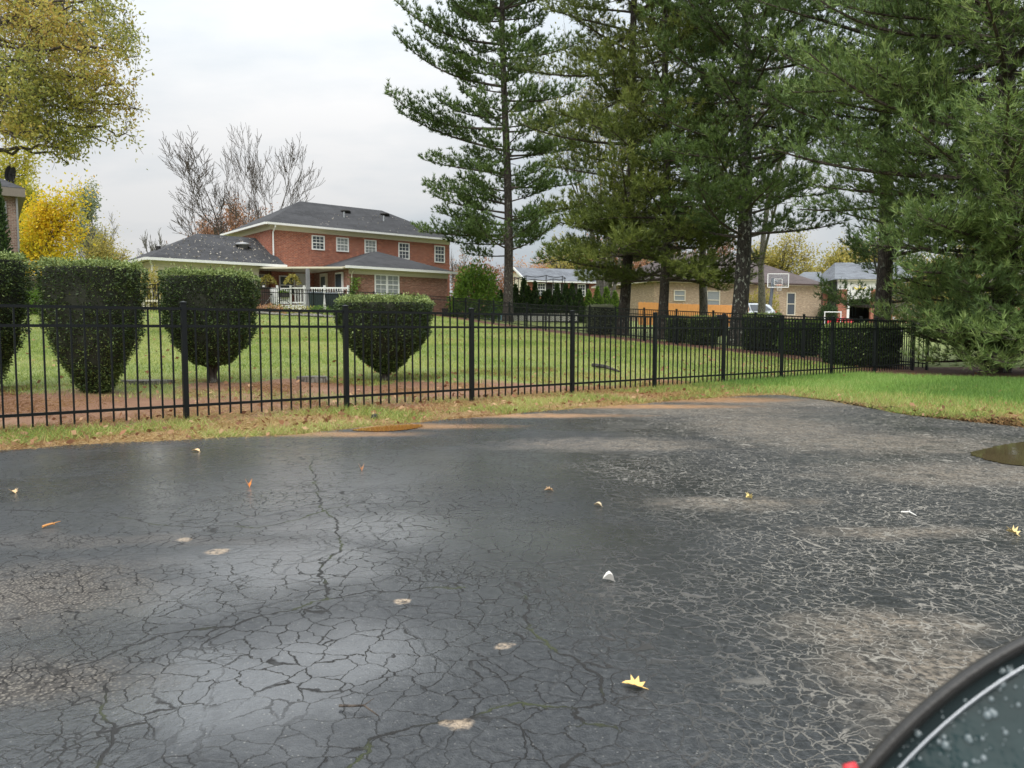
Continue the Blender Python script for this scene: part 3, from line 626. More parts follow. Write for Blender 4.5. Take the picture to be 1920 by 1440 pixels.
b6 += whorls(.5, 3.6, .26, lambda z: 2.9 + .25 * z, 2, 62, (-.12, .08), (.0, .15), (190, 350)) + whorls(.35, 1.3, .16, lambda z: 2.9, 2, 63, (-.16, -.04), (-.02, .08), (185, 350))
pine('white_pine', 'big dense pine at the right edge with limbs sweeping down to the lawn', GPx(1868, 17.6), 13.5, .25, (0, 0), b6, .17, 9, .17, .02, 'pine_b', seed=16, group=gp_, latsp=.26, lat=.42, ns=2)
b7 = whorls(3, 13, .6, lambda z: 3.4, 4, 71, (0, .25), (.05, .3))
pine('white_pine', 'pine cut off by the right edge behind the big dense one', GPx(2080, 20), 14, .24, (0, 0), b7, .26, 6, .18, .03, 'pine', seed=17, group=gp_)

# ---- left oak boughs: tree stands left of the frame
def oak():
    global rng
    keep = rng; rng = np.random.default_rng(5); random.seed(5)
    Y = 20.0; bx = -18.5; root = thing('oak_tree', 'large oak with olive and rust leaves hanging into the upper left of the photo', 'tree', G(bx, Y))
    z0 = float(ground(bx, Y)); mb = MB(); tips = []
    mb.tube([(0, 0, -.2), (.1, 0, 3), (0, 0, 7), (.4, 0, 12), (.8, 0, 17)], [.5, .4, .34, .26, .15], 12)
    def tgt(px, py, y): q = at(px, py, y); return q - np.array([bx, Y, z0])
    OUT = np.array([(-80, -60), (240, -60), (238, 20), (262, 60), (274, 108), (262, 140), (245, 160), (252, 185), (276, 205), (262, 228), (248, 262), (210, 270), (180, 285), (150, 305), (128, 312), (105, 285), (88, 262), (60, 285), (30, 240), (-80, 230)], float)
    def inside(px, py):
        c = False; j = len(OUT) - 1
        for i in range(len(OUT)):
            if (OUT[i, 1] > py) != (OUT[j, 1] > py) and px < (OUT[j, 0] - OUT[i, 0]) * (py - OUT[i, 1]) / (OUT[j, 1] - OUT[i, 1]) + OUT[i, 0]: c = not c
            j = i
        return c
    ends = [(262, 105, 19), (270, 208, 19.5), (245, 255, 19), (200, 268, 20.5), (150, 300, 19.5), (130, 308, 20), (100, 270, 18.5), (60, 270, 19), (30, 232, 20), (238, 20, 20), (230, 160, 18.5), (190, 110, 18), (120, 60, 21), (220, -40, 19), (170, 200, 21), (100, 200, 18.2), (60, 130, 18), (140, 150, 19.5), (150, 20, 18), (60, -20, 19), (80, 60, 19), (20, 30, 21), (0, 180, 20), (180, 60, 20.5), (205, 225, 18.5), (250, 80, 20.5)]
    for n_, (ex_, ey_, yy) in enumerate(ends):
        st_ = np.array([.1, 0, 4.5 + (300 - ey_) / 60 + random.uniform(-.5, 1.2)]); mid = tgt(ex_ * .35 - 40, ey_ - 25, (yy + 20) / 2); P = [st_, mid, tgt((ex_ * .75), ey_ * .97 - 12, yy), tgt(ex_, ey_, yy)]; Q = []
        for i in range(len(P) - 1):
            for k in range(5): t_ = k / 5; Q.append(P[i] * (1 - t_) + P[i + 1] * t_ + rng.normal(0, .06, 3))
        Q.append(P[-1]); r = np.linspace(.06, .008, len(Q)); mb.tube(Q, list(r), 6, cap=False)
        for i in range(3, len(Q)):
            d = unit(Q[i] - Q[i - 1])
            for k in range(2):
                m2 = MB(); tp = []; branchy(m2, Q[i], unit(d * .5 + rng.normal(0, .7, 3)), random.uniform(.5, .9), .009, 1, tips=tp, nb=(3, 4), up=-.02, minr=.004, curve=.25, ratio=.7)
                e = tp[-1][0] + np.array([bx, Y, z0 - CAMH]); fd = e[1] * cp - e[2] * sp; ok = inside(960 + F * e[0] / fd, 720 - F * (e[2] * cp + e[1] * sp) / fd)
                if ok: mb.add(m2.v, m2.f); tips += tp
    mb.build('trunk', M['bark_d'], root, smooth=True)
    TP = np.array([a for a, b in tips]); nl = 30000; i = rng.integers(0, len(TP), nl); P = TP[i] + rng.normal(0, .1, (nl, 3)); ck = (np.sin(TP[i] @ np.array([1.3, .9, 1.7])) + 1) / 2
    V, Fc, tt = leaves(P, rng.normal(0, 1, (nl, 3)) - np.array([0, 0, .4]), .1, .45, .5, np.clip(rng.uniform(0, .6, nl) + .45 * ck, 0, 1)); fast('crown', V, Fc, M['oak'], root, tint=tt)
    rng = keep
oak()
# ---- deciduous trees
tree('ginkgo_tree', 'bright yellow tree beside the brown brick house at left', GPx(95, 52), 3.6, .12, 4, 'ginkgo', 12000, .2, .4, fit=(32, 190, 340), seed=3, ang=(35, 65), ratio=.7, low=.12, nb=(5, 6), up=.06)
tree('ginkgo_tree', 'taller thin yellow green tree rising behind the bright yellow one', GPx(66, 58), 6.6, .2, 3, 'lemon', 17000, .2, .35, fit=(18, 142, 262), seed=4, ang=(35, 60), ratio=.5, low=.15, nb=(7, 9), up=.08)
tree('birch_tree', 'slim pale leafed tree standing alone left of the garage roof', GPx(238, 78), 6.6, .16, 3, 'palegreen', 11000, .22, .3, fit=(190, 284, 345), seed=8, ang=(25, 45), ratio=.42, low=.1, nb=(8, 10), up=.12)
tree('small_tree', 'low round green and gold tree above the second yew', GPx(208, 60), 2.0, .14, 4, 'gold', 9000, .16, .35, fit=(176, 242, 424), seed=9, ang=(30, 60), ratio=.68, low=.1, nb=(4, 6))
tree('bare_tree', 'left one of the two large bare trees behind the garage roof', GPx(425, 76), 6.2, .16, 5, bark='bark_d', fit=(306, 480, 228), seed=21, group='bare trees behind the brick house', ang=(20, 48), ratio=.72, nb=(3, 3), up=.1, low=.35, curve=.07, d0=(-.12, 0, 1), minr=.014, apical=True)
tree('bare_tree', 'right one of the two large bare trees, wide crown above the house roof', GPx(487, 74), 5.8, .2, 5, bark='bark_d', fit=(420, 606, 222), seed=23, group='bare trees behind the brick house', ang=(20, 48), ratio=.72, nb=(3, 3), up=.1, low=.35, curve=.07, d0=(.05, 0, 1), minr=.013)
tree('russet_tree', 'russet leafed tree behind the two bare trees', GPx(440, 92), 4.2, .3, 4, 'russet', 17000, .26, .45, fit=(356, 525, 344), seed=31, ang=(25, 55), ratio=.7, low=.12, nb=(5, 6))
for i, (px, h) in enumerate([(298, 3.2), (338, 3.0)]):
    tree('bare_tree', ['small faint bare tree left of the garage roof peak', 'middle small bare tree on the skyline left of the garage roof', 'small bare tree close to the slope of the garage roof'][i], GPx(px, 105), h, .12, 4, bark='bark_g', fit=(px - 27, px + 27, 432), seed=40 + i, group='small bare trees on the skyline', ang=(20, 45), ratio=.68, nb=(4, 5), minr=.02, low=.2)
tree('small_tree', 'twiggy brown tree between the yellow tree and the pale one', GPx(165, 66), 3.0, .14, 4, 'gold', 2200, .15, .4, bark='bark_g', fit=(132, 205, 388), seed=44, ang=(25, 55), ratio=.68, nb=(4, 5), minr=.012, low=.12)
tree('beech_tree', 'bare many stemmed grey tree between the first two pines', GPx(1132, 52), 5, .2, 4, 'gold', 5000, .16, .5, bark='bark_g', fit=(1000, 1260, -20), seed=51, stems=[((.1 * a, .1 * b, 1), 7.5, .17) for a, b in [(-3.2, 0), (-2, 1), (-.8, -1), (.3, 1), (1.4, 0), (2.8, -1), (-1.4, 2)]], ang=(15, 35), ratio=.62, nb=(3, 4), minr=.011, low=.3, up=.12)
tree('maple_tree', 'grey leaning tree between the slender pine and the thick trunk', GPx(1318, 33), 7.5, .11, 4, 'gold', 3000, .12, .4, bark='bark_g', fit=(1230, 1490, -60), seed=52, d0=(.16, 0, 1), ang=(20, 45), ratio=.62, nb=(3, 5), minr=.012, low=.35, up=.1)
tree('bare_tree', 'tall bare grey tree filling the gap behind the thick trunk', GPx(1425, 42), 9, .26, 4, bark='bark_g', fit=(1290, 1530, -40), seed=53, d0=(-.05, 0, 1), ang=(20, 42), ratio=.62, nb=(4, 5), minr=.014, low=.3, up=.12)
tree('gold_tree', 'golden round tree behind the two roofs at right', GPx(1560, 84), 3.7, .3, 4, 'gold', 19000, .25, .5, fit=(1488, 1650, 443), seed=61, ang=(28, 58), ratio=.72, low=.1, nb=(5, 6))
tree('gold_tree', 'golden green tree behind the thick trunk and the tan house', GPx(1440, 92), 3.8, .3, 4, 'gold', 15000, .25, .5, fit=(1385, 1500, 436), seed=62, ang=(28, 58), ratio=.72, low=.1, nb=(4, 6))
tree('orange_tree', 'pale orange tree behind the white gabled house', GPx(1000, 105), 3.2, .25, 4, 'orange', 11000, .26, .5, fit=(955, 1050, 466), seed=63, ang=(28, 55), ratio=.72, low=.1, nb=(5, 6))
tree('bare_tree', 'brownish twiggy tree at the right end of the brick house', GPx(895, 80), 3.0, .25, 4, 'russet', 1800, .2, .6, bark='bark_g', fit=(840, 955, 466), seed=64, ang=(22, 50), ratio=.72, low=.15, nb=(4, 6), minr=.018)
tree('bare_tree', 'thin bare tree directly behind the right corner of the brick house', GPx(864, 72), 2.6, .07, 4, bark='bark_d', fit=(846, 888, 462), seed=65, ang=(22, 45), ratio=.7, low=.15, nb=(3, 5), minr=.013)
for i, (px, Y, lf) in enumerate([(1090, 85, 'gold'), (1180, 80, 'russet'), (1250, 88, 'gold'), (1330, 95, 'russet'), (1660, 90, 'palegreen'), (1760, 80, 'gold'), (1870, 85, 'gold')]):
    tree('background_tree', ['thin leafed tree far behind the many stemmed tree', 'brownish tree far behind the second pine', 'golden tree far behind the slender pine', 'brownish tree behind the tan house roof', 'pale tree behind the open garage', 'golden tree seen through the big pine', 'golden tree seen through the big pine near the right edge'][i], GPx(px, Y), 3.6, .25, 4, lf, 8000, .26, .55, bark='bark_g', fit=(px - 75, px + 75, 440 + 12 * (i % 3)), seed=70 + i, group='far autumn trees', ang=(28, 55), ratio=.7, low=.12, nb=(4, 5), minr=.02)
# far wood line closing the horizon
def woods():
    n = 30000; a = rng.uniform(-.85, .85, n); Y = rng.uniform(150, 190, n); x = a * Y
    top = 7 + 2.2 * np.sin(x * .09) + 1.6 * np.sin(x * .23 + 1) + 1.0 * np.sin(x * .61); z = 2 + rng.beta(1.3, 1.3, n) * top
    V, Fc, tt = leaves(np.stack([x, Y, z], 1), rng.normal(0, 1, (n, 3)), .9, .7, .5); o = fast('far_woods', V, Fc, M['russet'], tint=tt); tag(o, kind='stuff')
woods()
# rounded shrubs
def bush(name, label, base, rx, ry, H, n, size, m, cat='shrub', group=None, prof=None):
    root = thing(name, label, cat, base, 0, group); u = rng.normal(0, 1, (n, 3)); u[:, 2] = np.abs(u[:, 2]); u = unit(u)
    rr = rng.uniform(.55, 1, n) ** .6 * (1 + .16 * np.sin(u[:, 0] * 6 + 1) * np.sin(u[:, 2] * 7) + .12 * np.sin(u[:, 1] * 9))
    P = u * rr[:, None] * np.array([rx, ry, H])
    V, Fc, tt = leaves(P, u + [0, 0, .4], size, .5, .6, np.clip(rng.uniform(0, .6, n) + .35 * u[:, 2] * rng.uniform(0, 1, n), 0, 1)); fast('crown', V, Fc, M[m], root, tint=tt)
    mb = MB()
    for k in range(7): a = k * .9; mb.tube([(0, 0, -.05), (rx * .3 * math.cos(a), ry * .3 * math.sin(a), H * .4), (rx * .55 * math.cos(a), ry * .55 * math.sin(a), H * .75)], [.05, .035, .015], 5)
    mb.build('stems', M['bark_d'], root); return root
bush('holly_bush', 'bright green rounded bush at the right end of the brick house', GPx(892, 47.5), 1.5, 1.2, 3.2, 9000, .17, 'green')
bush('shrub', 'yellowish twiggy shrub between the second and third yew', GPx(290, 36), .75, .7, 1.9, 3500, .1, 'gold')
bush('shrub', 'dark evergreen bush in front of the red brick garage', GPx(1549, 63), .85, .8, 1.9, 3000, .14, 'arbor')
bush('shrub', 'reddish green shrub beside the basketball pole', GPx(1425, 60), 1.5, 1, 2.7, 3000, .16, 'gold')
bush('shrub', 'low green shrubs in front of the brown board fence', GPx(66, 27.5), .8, .6, .9, 2500, .09, 'green')
bush('shrub', 'grey brown twiggy shrub beside the left pine trunk', GPx(905, 62), 3.0, 1.5, 4.2, 6000, .2, 'russet')
def arbor(label, base, r, H, n=1600, m='arbor', size=.16, group='arborvitae row behind the back fence'):
    root = thing('arborvitae', label, 'evergreen', base, 0, group); z = rng.uniform(0, 1, n) ** 1.3; th = rng.uniform(0, 2 * np.pi, n)
    q = np.minimum(1, (1 - z) * 1.5 + .04) * (1 - .25 * (1 - z) ** 4) * (1 + .12 * np.sin(th * 5 + z * 9)) * rng.uniform(.75, 1.02, n)
    P = np.stack([r * q * np.cos(th), r * q * np.sin(th), z * H], 1); V, Fc, tt = leaves(P, np.stack([np.cos(th), np.sin(th), np.full(n, 1.6)], 1), size, .45, .35); fast('crown', V, Fc, M[m], root, tint=tt)
    MB().lathe([(r * .7, .02), (r * .8, H * .3), (r * .4, H * .75), (.02, H * .96)], 10).build('inner_twigs', M['yew_core'], root)
A_ = [(938, 546, 0), (966, 535, 0), (982, 523, 0), (990, 538, 0), (1003, 530, 0), (1020, 548, 0), (1028, 545, 0), (1044, 534, 0), (1060, 534, 0), (1072, 533, 0), (1086, 544, 0), (1103, 545, 1), (1119, 540, 1), (1136, 540, 1), (1152, 548, 1)]
lab = ['first arborvitae, just left of the leftmost pine trunk', 'arborvitae hugging the right side of the leftmost pine trunk', 'tallest pointed arborvitae in front of the cream gable', 'arborvitae just right of the tallest pointed one', 'arborvitae left of the first shuttered window', 'low arborvitae below the first shuttered window', 'low arborvitae between the two shuttered windows', 'broad arborvitae below the second shuttered window', 'arborvitae right of the second shuttered window', 'arborvitae at the right end of the red brick wall', 'shorter dark arborvitae before the lighter ones', 'first of the lighter green arborvitae', 'second of the lighter green arborvitae', 'third of the lighter green arborvitae', 'last arborvitae, beside the second pine trunk']
for (px, py, g_), lb in zip(A_, lab):
    Y = 50; b = GPx(px, Y); H = at(px, py, Y)[2] - b[2]; arbor(lb, b, .42, H, m='green' if g_ else 'arbor')
arbor('tall dark arborvitae in front of the brown brick house at the left edge', GPx(3, 34), .55, 6.6, 6000, 'arbor', .15, None)

# ---------------------------------------------------------------- fences
def fence_run(root, pts, post_every=1.83, singles=True, posts=True, gz=ground, nP=16, start_post=True):
    """metal picket fence; pts = list of (x,y) post positions"""
    mb_all = MB(); picket_me = None
    for i, (x, y) in enumerate(pts):
        z = float(gz(x, y))
        o = link('post', POST, root); o.location = (x, y, z); o.rotation_euler = (0, 0, math.atan2(FU[1], FU[0])); 
        c = link('post_cap', CAP, o); c.location = (0, 0, 1.225)
    for (a, b) in zip(pts[:-1], pts[1:]):
        a = np.array(a); b = np.array(b); L = np.linalg.norm(b - a); d = (b - a) / L
        za, zb = float(gz(*a)), float(gz(*b)); A = a + d * .026; B = b - d * .026
        for h in (1.17, .99, .16):
            if singles:
                m_ = MB(); m_.bar((0, 0, 0), (float(L) - .052, 0, 0), .026, .028); r = m_.build('rail', M['metal'], root); r.location = (A[0], A[1], za + h); r.rotation_euler = (0, -math.atan2(zb - za, L), math.atan2(d[1], d[0]))
            else: mb_all.bar((*A, za + h), (*B, zb + h), .028, .032)
        n = max(2, int(round(L / (1.83 / nP))))
        for k in range(1, n):
            q = a + (b - a) * k / n; z = za + (zb - za) * k / n
            if singles: o = link('picket', PICKET, root); o.location = (q[0], q[1], z); o.rotation_euler = (0, 0, math.atan2(d[1], d[0]))
            else: mb_all.box(q[0] - .009, q[0] + .009, q[1] - .009, q[1] + .009, z + .05, z + 1.175)
    if not singles: o = mb_all.build('pickets', M['metal'], root); o['kind'] = 'stuff'
POST = MB().box(-.026, .026, -.026, .026, -.1, 1.225).build('post', M['metal']).data
CAP = MB().add([(-.031, -.031, 0), (.031, -.031, 0), (.031, .031, 0), (-.031, .031, 0), (-.031, -.031, .014), (.031, -.031, .014), (.031, .031, .014), (-.031, .031, .014), (0, 0, .026)],
       [(0, 3, 2, 1), (0, 1, 5, 4), (1, 2, 6, 5), (2, 3, 7, 6), (3, 0, 4, 7), (4, 5, 8), (5, 6, 8), (6, 7, 8), (7, 4, 8)]).build('post_cap', M['metal']).data
PICKET = MB().box(-.008, .008, -.008, .008, .045, 1.158).build('picket', M['metal']).data
for o in [o for o in COL.objects if o.data in (POST, CAP, PICKET)]: bpy.data.objects.remove(o)
ff = thing('metal_fence', 'black metal picket fence running along the edge of the asphalt', 'fence', (0, 0, 0))
fence_run(ff, [tuple(FA + FU * 1.83 * i) for i in range(-3, 10)])
rf = thing('metal_fence', 'black picket fence at the back of the lawn below the pines', 'fence', (0, 0, 0))
c0 = np.array([10.0, 18.5]); c1 = np.array([-3.5, 46.]); nn_ = int(np.linalg.norm(c1 - c0) / 1.83)
fence_run(rf, [tuple(c0 + (c1 - c0) * i / nn_) for i in range(nn_ + 1)], singles=False)
lf = thing('metal_fence', 'black picket fence at the back of the lawn in front of the brick house', 'fence', (0, 0, 0))
c0 = np.array([-21., 24.8]); c1 = np.array([-3.7, 46.]); nn_ = int(np.linalg.norm(c1 - c0) / 1.83)
fence_run(lf, [tuple(c0 + (c1 - c0) * i / nn_) for i in range(nn_ + 1)], singles=False)
def board_fence(name, label, px0, px1, Y0, Y1, top0, top1, m, bw=.14, gap=.012):
    a = np.array([(px0 - 960) / F * Y0, Y0]); b = np.array([(px1 - 960) / F * Y1, Y1]); L = np.linalg.norm(b - a); n = int(L / bw)
    root = thing(name, label, 'fence', (a[0], a[1], 0), math.atan2(*(b - a)[::-1]))
    for k in range(n):
        q = a + (b - a) * (k + .5) / n; Y = q[1]; zt = at(960, top0 + (top1 - top0) * k / n, Y)[2] + random.uniform(-.02, .02); zb = float(ground(*q)); x = (k + .5) * L / n
        w = L / n - gap
        MB().add([(x - w / 2, 0, zb), (x + w / 2, 0, zb), (x + w / 2, .02, zb), (x - w / 2, .02, zb), (x - w / 2, 0, zt - .05), (x + w / 2, 0, zt - .05), (x + w / 2, .02, zt - .05), (x - w / 2, .02, zt - .05), (x - w * .2, 0, zt), (x + w * .2, 0, zt), (x + w * .2, .02, zt), (x - w * .2, .02, zt)],
                 [(0, 3, 2, 1), (0, 1, 5, 4), (1, 2, 6, 5), (2, 3, 7, 6), (3, 0, 4, 7), (4, 5, 9, 8), (6, 7, 11, 10), (5, 6, 10, 9), (7, 4, 8, 11), (8, 9, 10, 11)]).build('board', m, root)
    for h in (.4, 1.3):
        z = float(ground(*a)) + h; MB().box(0, L, .025, .065, z, z + .09).build('rail', m, root)
board_fence('board_fence', 'new orange cedar board fence seen between the pine trunks', 1196, 1402, 50, 54, 566, 575, M['cedar'])
board_fence('board_fence', 'weathered brown board fence between the first two yews', 40, 132, 34, 35.5, 517, 519, M['oldwood'])

# ---------------------------------------------------------------- houses
def window(root, x, z0, w, h, y=-.03, cols=2, rows=4, frame='white', pane='glass', double=False, shutters=False):
    """window on a wall facing -y in the house's own frame, centred at x"""
    f = .07; wf = MB()
    wf.box(x - w / 2 - f, x - w / 2, y - .03, y + .06, z0 - f, z0 + h + f).box(x + w / 2, x + w / 2 + f, y - .03, y + .06, z0 - f, z0 + h + f)
    wf.box(x - w / 2, x + w / 2, y - .03, y + .06, z0 + h, z0 + h + f).box(x - w / 2, x + w / 2, y - .045, y + .06, z0 - f, z0)
    wf.box(x - w / 2, x + w / 2, y - .02, y + .03, z0 + h / 2 - .03, z0 + h / 2 + .03)
    fo = wf.build('window', M[frame], root)
    MB().box(x - w / 2, x + w / 2, y + .022, y + .034, z0, z0 + h / 2 - .03).build('pane', M[pane], fo)
    MB().box(x - w / 2, x + w / 2, y + .02, y + .03, z0 + h / 2 + .03, z0 + h).build('pane', M[pane], fo)
    mm = MB()
    for i in range(1, cols): mm.box(x - w / 2 + w * i / cols - .012, x - w / 2 + w * i / cols + .012, y + .002, y + .0195, z0, z0 + h)
    for j in range(1, rows):
        if j * 2 != rows: mm.box(x - w / 2, x + w / 2, y + .004, y + .0195, z0 + h * j / rows - .012, z0 + h * j / rows + .012)
    mm.build('muntins', M[frame], fo)
    if shutters:
        for s in (-1, 1): c = x + s * (w / 2 + f + .19); MB().box(c - .18, c + .18, y - .02, y + .028, z0 - .05, z0 + h + .05).build('shutter', M['dark'], root)
def hip_roof(root, x0, x1, y0, y1, ze, rise, m, th=.02, ridge=None, name='roof', left=True, right=True):
    """hip roof over rectangle; ridge along the long side (x)"""
    hw = (y1 - y0) / 2; a = x0 + (hw if left else 0); b = x1 - (hw if right else 0); ym = (y0 + y1) / 2
    V = [(x0, y0, ze), (x1, y0, ze), (x1, y1, ze), (x0, y1, ze), (a, ym, ze + rise), (b, ym, ze + rise)]
    return MB().add(V, [(0, 1, 5, 4), (2, 3, 4, 5), (1, 2, 5), (3, 0, 4), (3, 2, 1, 0)]).build(name, m, root)
def eaves(root, x0, x1, y0, y1, ze, inset=.4, h=.28, m='cream', skip=()):
    """frieze board, soffit and gutter around a rectangle"""
    s = MB(); s.box(x0 + .01, x1 - .01, y0 + .01, y1 - .01, ze - .07, ze - .004); s.build('soffit', M[m], root)
    s = MB(); s.box(x0 + inset - .03, x1 - inset + .03, y0 + inset - .03, y0 + inset - .003, ze - .07 - h, ze - .07)
    s.box(x0 + inset - .03, x0 + inset - .003, y0 + inset, y1 - inset, ze - .07 - h, ze - .07); s.build('frieze', M[m], root)
    for side, q in (('f', (x0, x1, y0 - .1, y0 - .002, ze - .1, ze + .02)), ('l', (x0 - .1, x0 - .002, y0 + .0, y1, ze - .1, ze + .02))):
        if side in skip: continue
        MB().box(*q).build('gutter', M['white'] if m != 'dark' else M['dark_door'], root)
def walls(root, x0, x1, y0, y1, z0, z1, m, name='wall'): return MB().box(x0, x1, y0, y1, z0, z1).build(name, m, root)
# main red brick house; origin at the front left corner of the two-storey block, x along the front
HR = math.atan2(.638, .770); HX, HY = -14.3, 46.0
ho = thing('brick_house', 'two storey red brick house with grey hip roof, low garage wing and porch', 'house', (HX, HY, 0), HR)
walls(ho, 0, 12.9, 0, 6.8, 1.6, 7.22, M['brick'])
hip_roof(ho, -.4, 13.3, -.4, 7.2, 7.3, 2.1, M['shingle']); eaves(ho, -.4, 13.3, -.4, 7.2, 7.3)
for u, h in ((3.01, .75), (4.66, .75), (6.65, .75), (9.17, .95), (12.04, 1.02)): window(ho, u, 6.76 - h, .72, h, cols=3, rows=4, pane='glass' if u in (3.01, 9.17, 12.04) else 'curtain')
for u in (3.01, 4.66, 6.65, 9.17, 12.04): pass
# downspout at corner
MB().tube([(.12, -.42, 7.2), (.12, -.42, 7.08), (.12, -.07, 6.8), (.12, -.07, 5.2), (.3, -.3, 4.95), (.45, -.9, 4.85)], .045, 6).build('downspout', M['white'], ho)
# garage wing
walls(ho, -6.9, -1.2, -1.1, 6.2, 1.6, 4.66, M['cream']); walls(ho, -1.19, -.002, 0.3, 6.2, 1.6, 4.66, M['brick2'])
V = [(-7.3, -1.5, 4.76), (.25, -1.5, 4.76), (.25, -.402, 5.31), (-.02, -.0, 5.5), (-.02, 2.3, 6.66), (-3.5, 2.3, 6.66), (-7.3, 6.1, 4.76), (-.02, 6.1, 4.76)]
MB().add(V, [(0, 1, 2, 3, 4, 5), (0, 5, 6), (6, 5, 4, 7)]).build('roof', M['shingle'], ho)
MB().box(-7.29, .24, -1.49, -1.1, 4.68, 4.75).box(-7.29, -6.9, -1.1, 6.09, 4.68, 4.75).box(-1.2, .24, -1.1, -.01, 4.68, 4.75).build('soffit', M['cream'], ho)
MB().box(-7.3, .3, -1.6, -1.503, 4.64, 4.78).box(-7.4, -7.303, -1.5, 6.1, 4.64, 4.78).build('gutter', M['white'], ho)
MB().box(-6.92, -1.18, -1.13, -1.103, 4.35, 4.676).build('frieze', M['cream'], ho)
MB().tube([(-7.1, -1.5, 4.66), (-7.05, -1.3, 4.5), (-6.95, -1.16, 4.4), (-6.95, -1.16, 2.0)], .045, 6).build('downspout', M['white'], ho)
# right extension
walls(ho, 2.69, 9.5, -4.6, -.003, 1.6, 4.5, M['brick2'])
V = [(2.3, -5.0, 4.62), (9.9, -5.0, 4.62), (9.9, -.004, 4.62), (2.3, -.004, 4.62), (6.4, -1.3, 5.98), (6.4, -.004, 5.98)]
MB().add(V, [(0, 1, 4), (1, 2, 5, 4), (3, 0, 4, 5), (3, 2, 1, 0)]).build('roof', M['shingle'], ho)
MB().box(2.31, 9.89, -4.99, -.01, 4.54, 4.612).build('soffit', M['cream'], ho)
MB().box(2.25, 9.95, -5.1, -5.003, 4.5, 4.64).build('gutter', M['white'], ho)
MB().box(2.66, 9.53, -4.64, -4.603, 4.22, 4.536).build('frieze', M['cream'], ho)
MB().tube([(2.9, -4.95, 4.5), (2.85, -4.75, 4.35), (2.82, -4.66, 4.2), (2.82, -4.66, 2.2)], .04, 6).build('downspout', M['cream'], ho)
for x in (4.73, 5.55): window(ho, x, 3.15, .7, 1.05, y=-4.63, cols=2, rows=4, pane='curtain')
MB().box(9.51, 10.1, -3.6, -3.5, 1.8, 4.5).build('side_door', M['dark_door'], ho)
# porch
DK = 2.45
pr = [(-1.2, -1.5), (2.5, -4.75)]
MB().add([(-1.25, -1.45, 4.5), (2.64, -4.8, 4.5), (2.64, -.01, 4.5), (-1.25, -.01, 4.5), (-1.25, -1.45, 4.6), (2.64, -4.8, 4.6), (2.64, -.01, 4.66), (-1.25, -.01, 4.66)], [(0, 3, 2, 1), (4, 5, 6, 7), (0, 1, 5, 4), (1, 2, 6, 5), (2, 3, 7, 6), (3, 0, 4, 7)]).build('porch_roof', M['cream'], ho)
MB().add([(-1.2, -1.4, 1.8), (2.64, -4.6, 1.8), (2.64, -.01, 1.8), (-1.2, -.01, 1.8), (-1.2, -1.4, DK), (2.64, -4.6, DK), (2.64, -.01, DK), (-1.2, -.01, DK)], [(0, 3, 2, 1), (4, 5, 6, 7), (0, 1, 5, 4), (1, 2, 6, 5), (2, 3, 7, 6), (3, 0, 4, 7)]).build('porch_deck', M['white'], ho)
def prl(t): return np.array([-1.1 + (2.6 + 1.1) * t, -1.5 + (-4.62 + 1.5) * t])
for t_ in (0, .16, .32, .48, .72, 1): q = prl(t_); MB().box(q[0] - .05, q[0] + .05, q[1] - .05, q[1] + .05, DK, DK + 1.1).build('railing_post', M['white'], ho)
for t0, t1 in ((.34, .47), (.49, .71), (.73, .99)):
    a, b = prl(t0), prl(t1)
    for h in (.12, .95): MB().bar((*a, DK + h), (*b, DK + h), .05, .08).build('railing_rail', M['white'], ho)
    k = int(np.linalg.norm(b - a) / .13)
    for i in range(1, k): q = a + (b - a) * i / k; MB().box(q[0] - .02, q[0] + .02, q[1] - .02, q[1] + .02, DK + .15, DK + .92).build('baluster', M['white'], ho)
for t0, t1 in ((.01, .15), (.17, .31)): MB().bar((*prl(t0), DK + .5), (*prl(t1), DK + .5), .04, .9).build('railing_panel', M['white'], ho)
q = prl(.52); MB().box(q[0] - .09, q[0] + .09, q[1] - .14, q[1] + .04, 1.8, 4.5).build('porch_post', plain('grey painted post', (.22, .22, .23), .5), ho)
window(ho, .95, 3.2, .85, 1.0, y=-.03, cols=1, rows=2)
window(ho, -.6, 2.5, .6, 1.75, y=.27, cols=3, rows=5, frame='cream', pane='curtain')
MB().box(2.6, 2.686, -1.9, -1.0, DK, 4.4).build('door', M['cream'], ho); MB().box(2.57, 2.597, -1.7, -1.2, DK + .3, 4.2).build('door_pane', M['glass'], ho)
MB().box(2.6, 2.686, -3.9, -3.0, DK + .7, 4.35).build('window', M['white'], ho); MB().box(2.57, 2.597, -3.8, -3.1, DK + .8, 4.25).build('pane', M['glass'], ho)
MB().box(1.5, 2.3, -.05, -.003, DK, 4.45).build('door', M['white'], ho)
# roof vents
def vent(x, y, z, s=1): MB().lathe([(.22 * s, -.15), (.22 * s, .06), (.38 * s, .1), (.3 * s, .2), (.1 * s, .25)], 14, (x, y, z)).build('roof_vent', M['greyroof'] if s > 1.05 else M['dark'], ho, smooth=True)
vent(6.2, 2.5, 8.78); vent(9.3, 2.7, 8.9); vent(-1.4, .7, 5.9, 1.25)
MB().box(7.9, 8.2, -3.1, -2.8, 5.15, 5.3).build('roof_vent', M['silver'], ho)
for x, y, z in ((5.6, 1.5, 8.4), (8.6, 1.6, 8.45)): MB().tube([(x, y, z - .1), (x, y, z + .3)], .05, 7).build('vent_pipe', M['silver'], ho)
MB().tube([(-5.6, 2.6, 5.4), (-5.6, 2.6, 5.8)], .15, 8).build('vent_pipe', M['dark'], ho)
